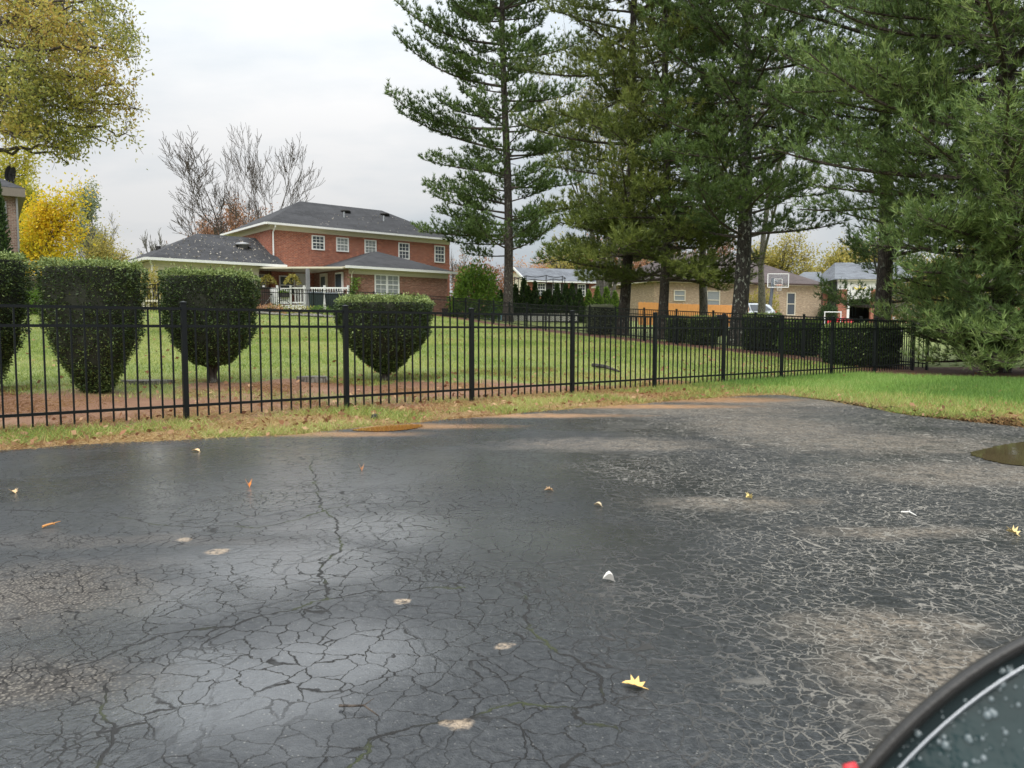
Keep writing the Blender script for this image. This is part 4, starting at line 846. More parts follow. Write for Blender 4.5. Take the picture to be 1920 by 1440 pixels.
# leaves lying on the garage roof
n = 330; x = rng.uniform(-6.2, 0, n); y = rng.uniform(-1.4, 2.1, n); k = (y + 1.5) * .95 < (x + 7.3); x, y = x[k], y[k]; z = 4.76 + (y + 1.5) * .5 + .02
sn = np.vstack([np.stack([x, y, z], 1), np.stack([rng.uniform(3, 12, 60), rng.uniform(-.2, 2.5, 60), np.zeros(60)], 1)]); sn[len(x):, 2] = 7.3 + (sn[len(x):, 1] + .4) * .553 + .02
V, Fc, tt = leaves(sn, np.stack([rng.normal(0, 1, len(sn)), rng.normal(0, .5, len(sn)), np.full(len(sn), .3)], 1), .1, .6, .1); tag(fast('roof_leaves', V, Fc, plain('pale fallen leaves', (.4, .36, .3), .6), ho), kind='stuff')
# hanging ferns, planter, vine
def hang(label, u, w, z):
    r = thing('hanging_fern', label, 'plant', tuple(np.array([HX, HY, 0]) + np.array([u * math.cos(HR) - w * math.sin(HR), u * math.sin(HR) + w * math.cos(HR), z])), 0, 'hanging ferns on the porch')
    n = 500; th = rng.uniform(0, 6.28, n); q = rng.uniform(0, .42, n); P = np.stack([q * np.cos(th), q * np.sin(th), .25 - q * q * 2.6 + rng.normal(0, .05, n)], 1)
    V, Fc, tt = leaves(P, np.stack([np.cos(th), np.sin(th), np.full(n, -.3)], 1), .14, .35, .4); fast('fronds', V, Fc, M['gold'], r, tint=tt)
    MB().lathe([(.1, -.05), (.16, .12)], 12).build('pot', M['dark'], r); MB().tube([(0, 0, .12), (0, 0, 4.49 - z)], .008, 4).build('hanger', M['dark'], r)
q = prl(.08); hang('hanging fern over the left end of the white porch railing', q[0], q[1] + .3, 3.85); q = prl(.42); hang('hanging fern left of the grey porch post', q[0] - .35, q[1] + .1, 3.85)
def hloc(u, w, z): return (HX + u * math.cos(HR) - w * math.sin(HR), HY + u * math.sin(HR) + w * math.cos(HR), z)
vn = thing('climbing_vine', 'light green vine climbing the porch corner of the brick extension', 'plant', hloc(2.85, -4.85, 1.9)); n = 900
P = np.stack([rng.normal(0, .14, n), rng.normal(0, .08, n), rng.uniform(.3, 2.1, n)], 1); P[:, 0] += .12 * np.sin(P[:, 2] * 4); V, Fc, tt = leaves(P, rng.normal(0, 1, (n, 3)), .1, .6, .4); fast('foliage', V, Fc, M['green'], vn, tint=tt)
MB().tube([(0, 0, 0), (.05, 0, 1), (-.02, 0, 2)], .015, 5).build('stem', M['bark_d'], vn)
pb = thing('planter_box', 'dark planter box of green leaves hung on the white porch panel', 'planter', hloc(*(prl(.22) + [0, -.2]), DK + .42), HR - .7)
MB().box(-.28, .28, -.12, .12, 0, .25).build('box', M['dark'], pb, bevel=.02); n = 250; V, Fc, tt = leaves(np.stack([rng.uniform(-.28, .28, n), rng.uniform(-.14, .14, n), rng.uniform(.2, .38, n)], 1), np.tile([0, 0, 1.], (n, 1)), .08, .5, .6); fast('foliage', V, Fc, M['green'], pb, tint=tt)
# bins in front of the porch
def wheelie(label, px, Y, zb, w=.62, h=1.05):
    x = (px - 960) / F * Y; r = thing('wheelie_bin', label, 'bin', (x, Y, zb), .2, 'bins beside the porch')
    MB().add([(-w * .42, -.3, .05), (w * .42, -.3, .05), (w * .42, .3, .05), (-w * .42, .3, .05), (-w / 2, -.36, h), (w / 2, -.36, h), (w / 2, .36, h), (-w / 2, .36, h)], [(0, 3, 2, 1), (4, 5, 6, 7), (0, 1, 5, 4), (1, 2, 6, 5), (2, 3, 7, 6), (3, 0, 4, 7)]).build('body', M['bin'], r, bevel=.03)
    MB().add([(-w * .54, -.4, h), (w * .54, -.4, h), (w * .54, .4, h), (-w * .54, .4, h), (-w * .45, -.3, h + .08), (w * .45, -.3, h + .08), (w * .45, .3, h + .1), (-w * .45, .3, h + .1)], [(0, 3, 2, 1), (4, 5, 6, 7), (0, 1, 5, 4), (1, 2, 6, 5), (2, 3, 7, 6), (3, 0, 4, 7)]).build('lid', M['bin'], r, bevel=.02)
    for s in (-1, 1): MB().tube([(s * w * .43, .3, .12), (s * w * .5, .3, .12)], .12, 12).build('wheel', M['dark'], r)
wheelie('left dark green wheeled bin in front of the white porch railing', 595, 41, float(ground(-10.4, 41)), .78, 1.05); wheelie('right wheeled bin with rounded lid in front of the porch railing', 624, 42, float(ground(-9.8, 42)), .7, 1.05)
gl = thing('barbecue_grill', 'black kettle barbecue standing beside the right wheeled bin', 'grill', (-9.35, 42.6, float(ground(-9.35, 42.6)))); MB().lathe([(.05, .6), (.25, .68), (.33, .85), (.34, .9), (.3, 1.02), (.15, 1.12), (.02, 1.14)], 16).build('bowl', M['dark'], gl, smooth=True)
for k in range(3): a = k * 2.1; MB().tube([(.12 * math.cos(a), .12 * math.sin(a), .65), (.3 * math.cos(a), .3 * math.sin(a), 0)], .015, 5).build('leg', M['dark'], gl)
cab = thing('storage_box', 'brown storage cabinet at the left end of the porch railing', 'cabinet', (*hloc(-1.5, -1.9, 0)[:2], 2.0), HR); MB().box(-.5, .5, -.3, .3, 0, 1.35).build('cabinet', M['dark_door'], cab, bevel=.02); MB().box(-.53, .53, -.33, .33, 1.35, 1.41).build('top', M['dark'], cab)
bk = thing('bicycle', 'bicycle leaning before the white porch panel behind the fence', 'bicycle', (-12.3, 39.8, float(ground(-12.3, 39.8))), .3)
for x in (-.5, .5):
    w_ = MB().tube([(x + .32 * math.cos(a), 0, .33 + .32 * math.sin(a)) for a in np.linspace(0, 2 * math.pi, 21)], .018, 5, cap=False)
    for k in range(8): a = k * math.pi / 4; w_.tube([(x, 0, .33), (x + .31 * math.cos(a), 0, .33 + .31 * math.sin(a))], .004, 3)
    w_.build('wheel', M['dark'], bk)
MB().tube([(-.5, 0, .33), (-.15, 0, .8), (.35, 0, .8), (.5, 0, .33)], .018, 5).tube([(-.15, 0, .8), (-.05, 0, .3), (.35, 0, .75)], .018, 5).tube([(-.5, 0, .33), (-.05, 0, .3)], .014, 5).build('frame', M['greyroof'], bk)
MB().tube([(.35, 0, .8), (.33, 0, 1.0), (.33, -.22, 1.02)], .014, 5).tube([(.33, 0, 1.0), (.33, .22, 1.02)], .014, 5).build('handlebar', M['dark'], bk); MB().box(-.3, -.05, -.06, .06, .9, .96).build('saddle', M['dark'], bk)
# flower bed by the left back fence
for i, (px, Y, w, m) in enumerate([(505, 35.2, .8, 'orange'), (560, 35.5, .8, 'gold'), (600, 36.2, .7, 'green'), (520, 35.8, .6, 'green')]):
    bush('bed_plant', ['rusty dying plants at the left end of the flower bed', 'yellow green plant in the middle of the flower bed', 'green plants at the right end of the flower bed', 'low green plant among the rusty ones'][i], GPx(px, Y), w, .4, .45, 700, .07, m, cat='plant', group='plants in the bed by the back fence')
SL = ['first edging stone at the left end of the flower bed row', 'second edging stone from the left end of the bed', 'third edging stone, in front of the rusty plants', 'fourth edging stone, right of the rusty plants', 'fifth edging stone from the left end of the bed', 'sixth edging stone, left of the middle yellow green plant', 'edging stone directly left below the yellow green plant', 'edging stone directly right below the yellow green plant', 'sixth edging stone from the right end of the bed', 'fifth edging stone from the right end of the bed', 'fourth edging stone from the right, left of the green plants', 'third edging stone from the right, below the green plants', 'last but one edging stone at the right end of the bed', 'last edging stone at the right end of the bed']
for k in range(14):
    px = 490 + k * 10; q = GPx(px, 34.6 + .15 * math.sin(k)); s = random.uniform(.12, .22)
    o = MB().lathe([(s * .7, -.03), (s, s * .3), (s * .6, s * .7), (s * .1, s * .8)], 7, (0, 0, 0)).build('edging_stone', M['bark_g']); o.location = q; o.scale = (1.3, 1, 1); tag(o, SL[k], 'stone', 'edging stones of the flower bed')

# brown brick house at the left edge
bh = thing('brick_house', 'brown brick two storey house cut off by the left edge, two dishes on its roof', 'house', (-22.9, 36, 0), .6)
walls(bh, -9, 0, 0, 8, 1.2, 7.1, M['brick_brown']); hip_roof(bh, -9.35, .35, -.35, 8.35, 7.5, 2.4, M['shingle']); MB().box(-9.34, .34, -.34, 8.34, 7.1, 7.49).build('soffit', plain('taupe trim', (.2, .17, .14), .6), bh)
window(bh, -.75, 5.75, .55, 1.05, y=-.03, cols=1, rows=2, frame='greyroof'); MB().box(-.04, .04, -.12, -.04, 1.4, 7.08).build('downspout', M['greyroof'], bh)
for k, (px, py) in enumerate([(17, 325), (25, 327)]):
    p = at(px, py, 37.5); d = thing('satellite_dish', ['left satellite dish on the brown house roof', 'right satellite dish on the brown house roof'][k], 'satellite dish', tuple(p), 0, 'dishes on the brown brick house')
    V = []; f = []
    for j in range(5):
        for i in range(14): a = i / 14 * 2 * math.pi; r = .32 * j / 4; V.append((-.12 + .25 * r * r * 3 + r * math.sin(a) * .25, r * math.cos(a) * .8, r * math.sin(a) * 1.15))
    for j in range(4):
        for i in range(14): f.append((j * 14 + i, j * 14 + (i + 1) % 14, (j + 1) * 14 + (i + 1) % 14, (j + 1) * 14 + i))
    MB().add(V, f).build('dish', M['dark'], d, smooth=True); MB().tube([(0, 0, 0), (.2, 0, -.1), (.3, 0, -.05)], .02, 5).build('feed_arm', M['dark'], d); MB().tube([(-.05, 0, -.05), (0, 0, -.35), (0, .0, -.95)], .03, 6).build('mast', M['dark'], d)

# cream gabled house behind the arborvitae
gh = thing('brick_house', 'far red brick house with cream gable and shuttered windows behind the arborvitae', 'house', ((989 - 960) / F * 72, 72, 0), .38)
zt = at(1000, 528, 74)[2]
walls(gh, .005, 9, .01, 5.49, 1.5, zt - .02, M['brick']); 
MB().add([(-.06, 0, 1.5), (0, 0, 1.5), (0, 5.5, 1.5), (-.06, 5.5, 1.5), (-.06, 0, zt), (0, 0, zt), (0, 5.5, zt), (-.06, 5.5, zt), (-.06, 2.75, zt + 1.25), (0, 2.75, zt + 1.25)], [(0, 1, 5, 4), (1, 2, 6, 9, 5), (2, 3, 7, 6), (3, 0, 4, 8, 7), (0, 3, 2, 1), (4, 5, 9, 8), (6, 7, 8, 9)]).build('siding_wall', M['cream'], gh)
MB().add([(-.3, -.3, zt - .02), (9.3, -.3, zt - .02), (9.3, 2.75, zt + 1.4), (-.3, 2.75, zt + 1.4), (9.3, 5.8, zt - .02), (-.3, 5.8, zt - .02)], [(0, 1, 2, 3), (3, 2, 4, 5)]).build('roof', M['shingle3'], gh)
MB().bar((-.32, -.3, zt - .07), (-.32, 2.75, zt + 1.32), .06, .2).bar((-.32, 2.75, zt + 1.32), (-.32, 5.8, zt - .07), .06, .2).build('bargeboard', M['white'], gh)
MB().box(-.2, 9.2, -.42, -.31, zt - .16, zt - .03).build('gutter', M['white'], gh)
for x in (1.4, 2.95, 5.6): window(gh, x, zt - 1.35, .7, 1.05, cols=3, rows=4, shutters=True)
# white gabled pale house far right of it (purple grey roof behind pine two)
# tan brick house
tb = thing('brick_house', 'low tan brick house with brown grey hip roof behind the basketball hoop', 'house', (0, 0, 0))
def tbp(px, Y): return np.array([(px - 960) / F * Y, Y])
a = tbp(1225, 58); b = tbp(1537, 64); L = float(np.linalg.norm(b - a)); tb.location = (a[0], a[1], 0); tb.rotation_euler = (0, 0, math.atan2(*(b - a)[::-1]))
zt = 4.75; walls(tb, 0, L, 0, 9, 1.3, zt - .08, M['brick_tan']); hip_roof(tb, -.4, L + .4, -.4, 9.4, zt, 2.5, M['shingle2']); MB().box(-.39, L + .39, -.39, 9.39, zt - .12, zt - .004).build('soffit', M['cream'], tb)
MB().box(-.4, L + .4, -.5, -.402, zt - .1, zt + .02).build('gutter', M['dark_door'], tb); MB().tube([(L + .3, -.42, zt - .1), (L + .02, -.06, zt - .4), (L + .02, -.06, 1.6)], .05, 6).build('downspout', M['dark_door'], tb)
for px, w_, h_ in ((1272, .9, .7), (1335, 1.1, 1.3), (1480, .75, 1.7)):
    t_ = (px - 1225) / (1537 - 1225); x = L * t_ * 58 / (58 * t_ + 64 * (1 - t_)); window(tb, x, zt - .75 - h_, w_, h_, cols=1, rows=2, frame='cream', pane='curtain' if px != 1480 else 'glass')
# garage of the right neighbour
rg = thing('garage', 'red brick garage with open door and cream siding gable at right', 'garage', ((1568 - 960) / F * 66, 66, 0), -.12)
zt = at(1600, 527, 66)[2]; zl = at(1600, 558, 66)[2]
for x0, x1 in ((0, .75), (2.7, 3.6)): MB().box(x0, x1, 0, .4, 1.4, zt - .7).build('pier', M['brick'], rg)
MB().box(0, 3.6, .1, .35, zl, zt).build('siding', M['white'], rg)
for k in range(14): MB().box(.05 + k * .25, .2 + k * .25, .07, .098, zl + .05, zt - .1).build('siding_board', M['white'], rg)
MB().box(.752, .98, .08, .4, 1.4, zl).build('door_frame', M['white'], rg); MB().box(.98, 2.7, .08, .3, zl - .12, zl - .003).build('door_frame', M['white'], rg)
MB().box(.1, 3.5, 3.5, 3.7, 1.4, zt).box(.1, .2, .4, 3.5, 1.4, zt).box(3.3, 3.5, .4, 3.5, 1.4, zt).build('inner_wall', M['dark'], rg)
for x in (1.3, 1.7, 2.2, 2.45): MB().box(x, x + .08, 3.3, 3.45, 2.3, 3.3).build('tool', M['bin'], rg)
MB().box(-.15, 3.9, -.3, .05, zt, zt + .12).build('fascia', M['cream'], rg)
MB().add([(-.4, -.4, zt + .125), (6, -.4, zt + .125), (6, 4, zt + 1.9), (-.4 + 1.2, 4, zt + 1.9), (-.4, 8, zt + .12), (6, 8, zt + .12)], [(0, 1, 2, 3), (3, 2, 5, 4), (0, 3, 4)]).build('roof', M['shingle3'], rg)
MB().box(-3.5, -.01, 3, 7, 1.4, zt - .5).build('side_wall', M['brick'], rg); window(rg, -1.6, 2.7, .8, 1.05, y=2.97, cols=2, rows=2, shutters=True)
MB().add([(-3.8, 2.7, zt - .5), (0, 2.7, zt - .5), (0, 5.5, zt + 1.2), (-1.5, 5.5, zt + 1.2), (-3.8, 8, zt - .5)], [(0, 1, 2, 3), (0, 3, 4)]).build('side_roof', M['shingle3'], rg)
MB().box(-3.8, 0, 2.6, 2.7, zt - .62, zt - .49).build('gutter', M['white'], rg)
# drive
dv = [tbp(1360, 50), tbp(1640, 42), tbp(1700, 58), tbp(1640, 66), tbp(1420, 62)]
MB().add([(q[0], q[1], float(ground(*q)) + .03) for q in dv], [(0, 1, 2, 3, 4)]).build('driveway', M['concrete'])['kind'] = 'structure'
# yellow toy hung on gutter, wreath-like
yt = thing('yellow_ornament', 'small yellow ornament hanging at the garage gutter', 'ornament', tuple(at(1612, 541, 65.4)))
MB().tube([(-.5, 0, .1), (-.3, 0, -.05), (0, 0, .02), (.3, 0, -.05), (.5, 0, .1)], .06, 6).build('arm', M['yellow'], yt); MB().tube([(0, 0, .3), (0, 0, -.05)], .03, 5).build('hook', M['yellow'], yt)
# basketball hoop
Yh = 58; hb = thing('basketball_hoop', 'basketball hoop with clear backboard on a leaning grey post before the tan house', 'basketball hoop', tuple(GPx(1442, Yh)))
g0 = np.array(GPx(1442, Yh)); c = at(1459, 526, Yh) - g0; w_, h_ = .78, .5
MB().bar((c[0] - w_, 0, c[2] - h_), (c[0] + w_, 0, c[2] - h_), .05).bar((c[0] - w_, 0, c[2] + h_), (c[0] + w_, 0, c[2] + h_), .05).bar((c[0] - w_, 0, c[2] - h_), (c[0] - w_, 0, c[2] + h_), .05).bar((c[0] + w_, 0, c[2] - h_), (c[0] + w_, 0, c[2] + h_), .05)\
  .bar((c[0] - .3, -.01, c[2] - .3), (c[0] + .3, -.01, c[2] - .3), .03).bar((c[0] - .3, -.01, c[2] + .12), (c[0] + .3, -.01, c[2] + .12), .03).bar((c[0] - .3, -.01, c[2] - .3), (c[0] - .3, -.01, c[2] + .12), .03).bar((c[0] + .3, -.01, c[2] - .3), (c[0] + .3, -.01, c[2] + .12), .03).build('backboard_frame', M['white'], hb)
mg, tg, bgl = mat('clear acrylic'); bgl.inputs['Transmission Weight'].default_value = .95; bgl.inputs['Roughness'].default_value = .05; bgl.inputs['IOR'].default_value = 1.1; tg.put(bgl.inputs['Base Color'], tg.mix(tg.noise(tg.obj(), 3), (.8, .85, .88), (.9, .93, .95)))
MB().box(c[0] - w_ + .03, c[0] + w_ - .03, .0, .02, c[2] - h_ + .03, c[2] + h_ - .03).build('backboard', mg, hb)
MB().tube([(0, .3, 0), (.15, .35, 2.0), (.35, .5, 3.6)], .13, 8).build('post', plain('dark grey steel', (.09, .1, .12), .5), hb)
MB().tube([(.35, .5, 3.5), (c[0], .05, c[2] - .1)], .05, 6).tube([(.3, .5, 3.0), (c[0] + .3, .05, c[2] + .2)], .04, 6).build('arm', M['greyroof'], hb)
MB().tube([(c[0] + .23 * math.cos(a), -.3 + .23 * math.sin(a), c[2] - .35) for a in np.linspace(0, 6.283, 15)], .012, 5, cap=False).build('rim', plain('orange steel', (.6, .12, .02), .5), hb)
nt = MB()
for k in range(10): a = k * .628; nt.tube([(c[0] + .23 * math.cos(a), -.3 + .23 * math.sin(a), c[2] - .35), (c[0] + .12 * math.cos(a + .4), -.3 + .12 * math.sin(a + .4), c[2] - .8)], .006, 3)
nt.build('net', M['white'], hb)
# trampoline enclosure
tr0 = np.array(GPx(1012, 60)); tm = thing('trampoline', 'trampoline with black net poles above the arborvitae row', 'trampoline', tuple(tr0)); zt_ = at(1012, 520, 60)[2] - tr0[2]
for k in range(8):
    a = k * math.pi / 4 + .2; MB().tube([(2.0 * math.cos(a), 2.0 * math.sin(a), .0), (2.0 * math.cos(a), 2.0 * math.sin(a), zt_)], .035, 6).build('pole', M['dark'], tm)
for z in (zt_, .9, .8): MB().tube([(2.0 * math.cos(a), 2.0 * math.sin(a), z - (.12 * abs(math.sin(2 * (a - .2) * 2)) if z == zt_ else 0)) for a in np.linspace(0, 6.283, 33)], .03, 5, cap=False).build('ring', M['dark'], tm)
MB().lathe([(.01, .84), (1.95, .85)], 24, cap=False).build('mat', M['dark'], tm)
# lattice and blue cover behind the back fence
ls = thing('lattice_panel', 'pale diagonal lattice panel low behind the back fence', 'lattice', tuple(GPx(960, 49)), .05); lw, lh = 4.2, .48; zb0 = at(960, 602, 49)[2] - GPx(960, 49)[2]
k_ = 0; x = -lh
while x < lw:
    for sg in (1, -1):
        xa, xb = (x, x + lh); za, zb = (0, lh) if sg == 1 else (lh, 0)
        if xa < 0: tt_ = -xa / lh; za = za + (zb - za) * tt_; xa = 0
        if xb > lw: tt_ = (lw - xa) / (xb - xa); zb = za + (zb - za) * tt_; xb = lw
        if xb - xa > .05: MB().bar((xa, .012 * sg, zb0 + za), (xb, .012 * sg, zb0 + zb), .01, .04).build('slat', M['lattice'], ls)
    x += .14
MB().box(-.03, lw + .03, -.03, .03, zb0 + lh, zb0 + lh + .05).box(-.03, lw + .03, -.03, .03, zb0 - .05, zb0).build('frame', M['dark'], ls)
bc = thing('garden_chair', 'faded blue plastic garden chair behind the back fence near the left pine', 'chair', tuple(GPx(929, 47)), .4)
MB().box(-.3, .3, -.28, .28, .38, .43).build('seat', M['blue'], bc); MB().add([(-.3, .28, .4), (.3, .28, .4), (.3, .33, .4), (-.3, .33, .4), (-.27, .45, 1.0), (.27, .45, 1.0), (.27, .5, 1.0), (-.27, .5, 1.0)], [(0, 3, 2, 1), (4, 5, 6, 7), (0, 1, 5, 4), (1, 2, 6, 5), (2, 3, 7, 6), (3, 0, 4, 7)]).build('backrest', M['blue'], bc)
for sx_ in (-1, 1):
    for sy_ in (-1, 1): MB().box(sx_ * .27 - .03, sx_ * .27 + .03, sy_ * .25 - .03, sy_ * .25 + .03, 0, .38).build('leg', M['blue'], bc)
for i, (px, py) in enumerate([(838, 600), (858, 600)]):
    r = thing('plant_pot', ['left dark square plant pot behind the back fence', 'right dark square plant pot behind the back fence'][i], 'plant pot', tuple(GPx(px, 47.5)), 0, 'dark plant pots behind the fence'); MB().add([(-.2, -.2, 0), (.2, -.2, 0), (.2, .2, 0), (-.2, .2, 0), (-.28, -.28, .45), (.28, -.28, .45), (.28, .28, .45), (-.28, .28, .45)], [(0, 3, 2, 1), (4, 5, 6, 7), (0, 1, 5, 4), (1, 2, 6, 5), (2, 3, 7, 6), (3, 0, 4, 7)]).build('pot', M['dark'], r); MB().box(-.3, .3, -.3, .3, .45, .49).build('rim', M['dark'], r)
wb = thing('bench', 'low pale bench seen between the second and third yew behind the fence', 'bench', tuple(GPx(300, 35)), .2)
MB().box(-.8, .8, -.2, .2, .42, .5).build('seat', M['cream'], wb)
for s in (-1, 1): MB().box(s * .6 - .06, s * .6 + .06, -.18, .18, 0, .42).build('leg', M['cream'], wb)
# garbage / red toys near garage
for i, (px, s) in enumerate([(1553, .8), (1573, 1.0), (1592, .9)]):
    r = thing('toy_car', ['small red and white ride on toy, leftmost on the drive', 'middle red ride on toy in front of the garage', 'right red ride on toy in front of the garage'][i], 'toy', tuple(GPx(px, 52 + i)), i * .7, 'red toys before the garage')
    V = [(-.35, .18), (-.35, .42), (-.2, .5), (-.1, .85), (.2, .88), (.3, .5), (.42, .42), (.42, .18)]; n = len(V)
    MB().add([(x * s, -.22 * s, z * s) for x, z in V] + [(x * s, .22 * s, z * s) for x, z in V], [tuple(range(n))[::-1], tuple(range(n, 2 * n))] + [(k, (k + 1) % n, n + (k + 1) % n, n + k) for k in range(n)]).build('body', M['red'], r, bevel=.03)
    for x in (-.22, .28):
        for y in (-.24, .24): MB().tube([(x * s, y * s - .03, .14 * s), (x * s, y * s + .03, .14 * s)], .13 * s, 12).build('wheel', M['white' if i == 0 else 'dark'], r)
gg = thing('goal_frame', 'small white tube goal frame in front of the evergreen bush', 'goal frame', tuple(GPx(1560, 50))); z_ = at(1560, 585, 50)[2] - GPx(1560, 50)[2]
MB().tube([(-.55, 0, 0), (-.55, 0, z_)], .03, 6).build('post', M['white'], gg); MB().tube([(.5, 0, 0), (.5, 0, z_)], .03, 6).build('post', M['white'], gg); MB().tube([(-.58, 0, z_), (.53, 0, z_)], .032, 6).build('crossbar', M['white'], gg)
cg = thing('covered_grill', 'black covered grill behind the fence left of the thick trunk', 'grill', tuple(GPx(1351, 36))); zz_ = at(1351, 590, 36)[2] - GPx(1351, 36)[2]
MB().lathe([(.26, .0), (.3, zz_ * .3), (.36, zz_ * .7), (.34, zz_ * .92), (.2, zz_)], 12).build('cover', M['dark'], cg, smooth=True); MB().box(-.45, .45, -.12, .12, zz_ * .62, zz_ * .7).build('side_shelf', M['dark'], cg)

# ---------------------------------------------------------------- silver SUV on the drive
def suv():
    Y = 56; b = GPx(1392, Y); r = thing('parked_car', 'pale silver estate car parked on the drive behind the thick pine trunk', 'car', b, 0)
    S = [(-2.3, .35), (-2.35, .75), (-2.2, .95), (-1.25, 1.08), (-.65, 1.52), (-.2, 1.62), (1.2, 1.62), (1.75, 1.52), (2.15, 1.02), (2.25, .8), (2.25, .35)]
    n = len(S)
    def wd(z): return .9 if z < 1.1 else .9 - (z - 1.1) * .42
    V = [(x, -wd(z), z) for x, z in S] + [(x, wd(z), z) for x, z in S]
    MB().add(V, [tuple(range(n))[::-1], tuple(range(n, 2 * n))] + [(k, (k + 1) % n, n + (k + 1) % n, n + k) for k in range(n)]).build('body', M['carwhite'], r, bevel=.05)
    for (pts, nm) in (([(-1.0, 1.1), (-.6, 1.45), (-.1, 1.52), (-.05, 1.1)], 'side_window'), ([(.05, 1.1), (.0, 1.52), (.8, 1.53), (.85, 1.1)], 'side_window'), ([(.95, 1.1), (.92, 1.53), (1.3, 1.52), (1.8, 1.15)], 'side_window')):
        for s in (-1, 1):
            m_ = MB(); m_.add([(x, s * (wd(z) + .012), z) for x, z in pts], [(0, 1, 2, 3)]); m_.build(nm, M['glass'], r)
    MB().add([(-1.22, -.72, 1.11), (-1.22, .72, 1.11), (-.7, .66, 1.5), (-.7, -.66, 1.5)], [(0, 1, 2, 3)]).build('windscreen', M['glass'], r)
    for x in (-1.45, 1.45):
        for s in (-1, 1):
            w_ = MB().tube([(x, s * .74, .35), (x, s * .93, .35)], .34, 20).build('wheel', M['dark'], r); MB().tube([(x, s * .9, .35), (x, s * .945, .35)], .2, 14).build('rim', M['silver'], w_)
    for s in (-1, 1): MB().box(-2.36, -2.2, s * .62 - .16, s * .62 + .16, .72, .86).build('headlight', M['white'], r, bevel=.03); MB().box(2.12, 2.28, s * .72 - .1, s * .72 + .1, .8, 1.05).build('tail_light', M['red'], r); MB().box(-.95, -.75, s * .95 - .1, s * .95 + .1, 1.05, 1.2).build('mirror', M['carwhite'], r, bevel=.03)
    MB().bar((-.4, -.6, 1.68), (1.3, -.6, 1.68), .04).bar((-.4, .6, 1.68), (1.3, .6, 1.68), .04).build('roof_rail', M['dark'], r); r.rotation_euler = (0, 0, .35)
suv()

# ---------------------------------------------------------------- things on the asphalt
def flat_leaf(label, px, py, s, col, kind='oak', rz=0, curl=.02):
    q = gp(px, py); m = plain('fallen leaf ' + kind, col, .5, .2, 40)
    if kind == 'oak':
        A = [(0, -1.0), (.08, -.5), (.45, -.65), (.3, -.25), (.75, -.1), (.38, .12), (.7, .5), (.3, .4), (.2, .75), (0, 1.0)]
    else: A = [(0, -1.0), (.05, -.7), (.45, -.45), (.6, 0), (.45, .4), (.2, .75), (0, 1.0)]
    O = [(x, y) for x, y in A] + [(-x, y) for x, y in A[-2:0:-1]]; n = len(O)
    V = [(x * s, y * s, curl * (abs(x) * 1.5 + .2 * y) + .003) for x, y in O] + [(0, 0, .006)]
    V2 = [(x, y, z - .0012) for x, y, z in V]
    o = MB().add(V + V2, [(k, (k + 1) % n, n) for k in range(n)] + [(n + 1 + (k + 1) % n, n + 1 + k, n + 1 + n) for k in range(n)] + [(k, n + 1 + k, n + 1 + (k + 1) % n, (k + 1) % n) for k in range(n)]).build('fallen_leaf', m)
    o.location = (q[0], q[1], .006); o.rotation_euler = (0, 0, rz); tag(o, label, 'leaf', 'single leaves on the asphalt')
flat_leaf('yellow lobed oak leaf on the asphalt, largest of them, lower right of centre', 1191, 1292, .036, (.7, .45, .15), rz=1.2, curl=.015)
flat_leaf('curled white leaf standing out on dark asphalt right of centre', 1143, 1093, .026, (.75, .72, .66), 'plain', 1.6, .035)
flat_leaf('small orange leaf in the shiny patch at left', 467, 915, .028, (.65, .25, .06), rz=.5, curl=.04)
flat_leaf('pale leaf on the asphalt near the left verge', 368, 848, .04, (.6, .42, .22), 'plain', 1.4)
flat_leaf('tan leaf at the far left of the asphalt', 26, 926, .032, (.55, .38, .2), rz=1.0)
flat_leaf('small yellow leaf on the cracked right half', 1405, 938, .026, (.7, .55, .2), rz=2.0, curl=.03)
flat_leaf('yellow leaf near the right edge, nearer one of the pair', 1900, 1004, .035, (.65, .5, .22), rz=.4, curl=.03)
flat_leaf('brown leaf on the asphalt below the fence middle', 1030, 923, .03, (.45, .28, .14), rz=1.7)
flat_leaf('brown leaf below the third fence post', 678, 884, .028, (.4, .2, .1), rz=.3, curl=.04)
flat_leaf('small leaf between the yellow oak leaf and the left edge, by the long crack', 1122, 952, .026, (.5, .4, .25), 'plain', 1.2)
def twig(label, a, b, r, col='bark_d'):
    A = gp(*a); B = gp(*b); A[2] = B[2] = .012; m = (A + B) / 2 + [.01, .015, .006]
    t_ = thing('twig', label, 'twig', tuple(A), 0, 'twigs on the asphalt'); MB().tube([A - A, (A * .7 + B * .3) - A + [0, .008, .003], m - A, B - A], [r, r * .9, r * .8, r * .4], 6).build('stick', M[col], t_); MB().tube([m - A, m - A + [.02, .03, .004]], [r * .5, r * .2], 5).build('side_shoot', M[col], t_)
twig('dark thin twig lying on the asphalt at the bottom centre left', (636, 1332), (710, 1354), .0035); twig('pale short stick on the asphalt at left', (80, 993), (103, 989), .006, 'cedar'); twig('pale twig on the cracked asphalt at right', (1690, 965), (1718, 972), .005, 'lattice')
for (a, b) in (((1112, 690), (1160, 700)),): 
    A = gp(*a); B = gp(*b); A[2] += .06; B[2] += .04; r = thing('fallen_branch', 'dark fallen branch on the back lawn beside the fourth fence post', 'branch', tuple(A)); MB().tube([A - A, (B - A) * .5 + [0, 0, .03], B - A], [.045, .04, .02], 7).build('stick', M['bark'], r); MB().tube([(B - A) * .4, (B - A) * .5 + [.05, .1, .15]], [.02, .008], 5).build('side_shoot', M['bark'], r)
r = tag(MB().lathe([(.035, -.01), (.045, .02), (.03, .05), (.005, .06)], 9).build('pine_cone', M['dark']), 'small dark pine cone lying on the verge right of the second full fence post', 'pine cone'); r.location = gp(703, 786)
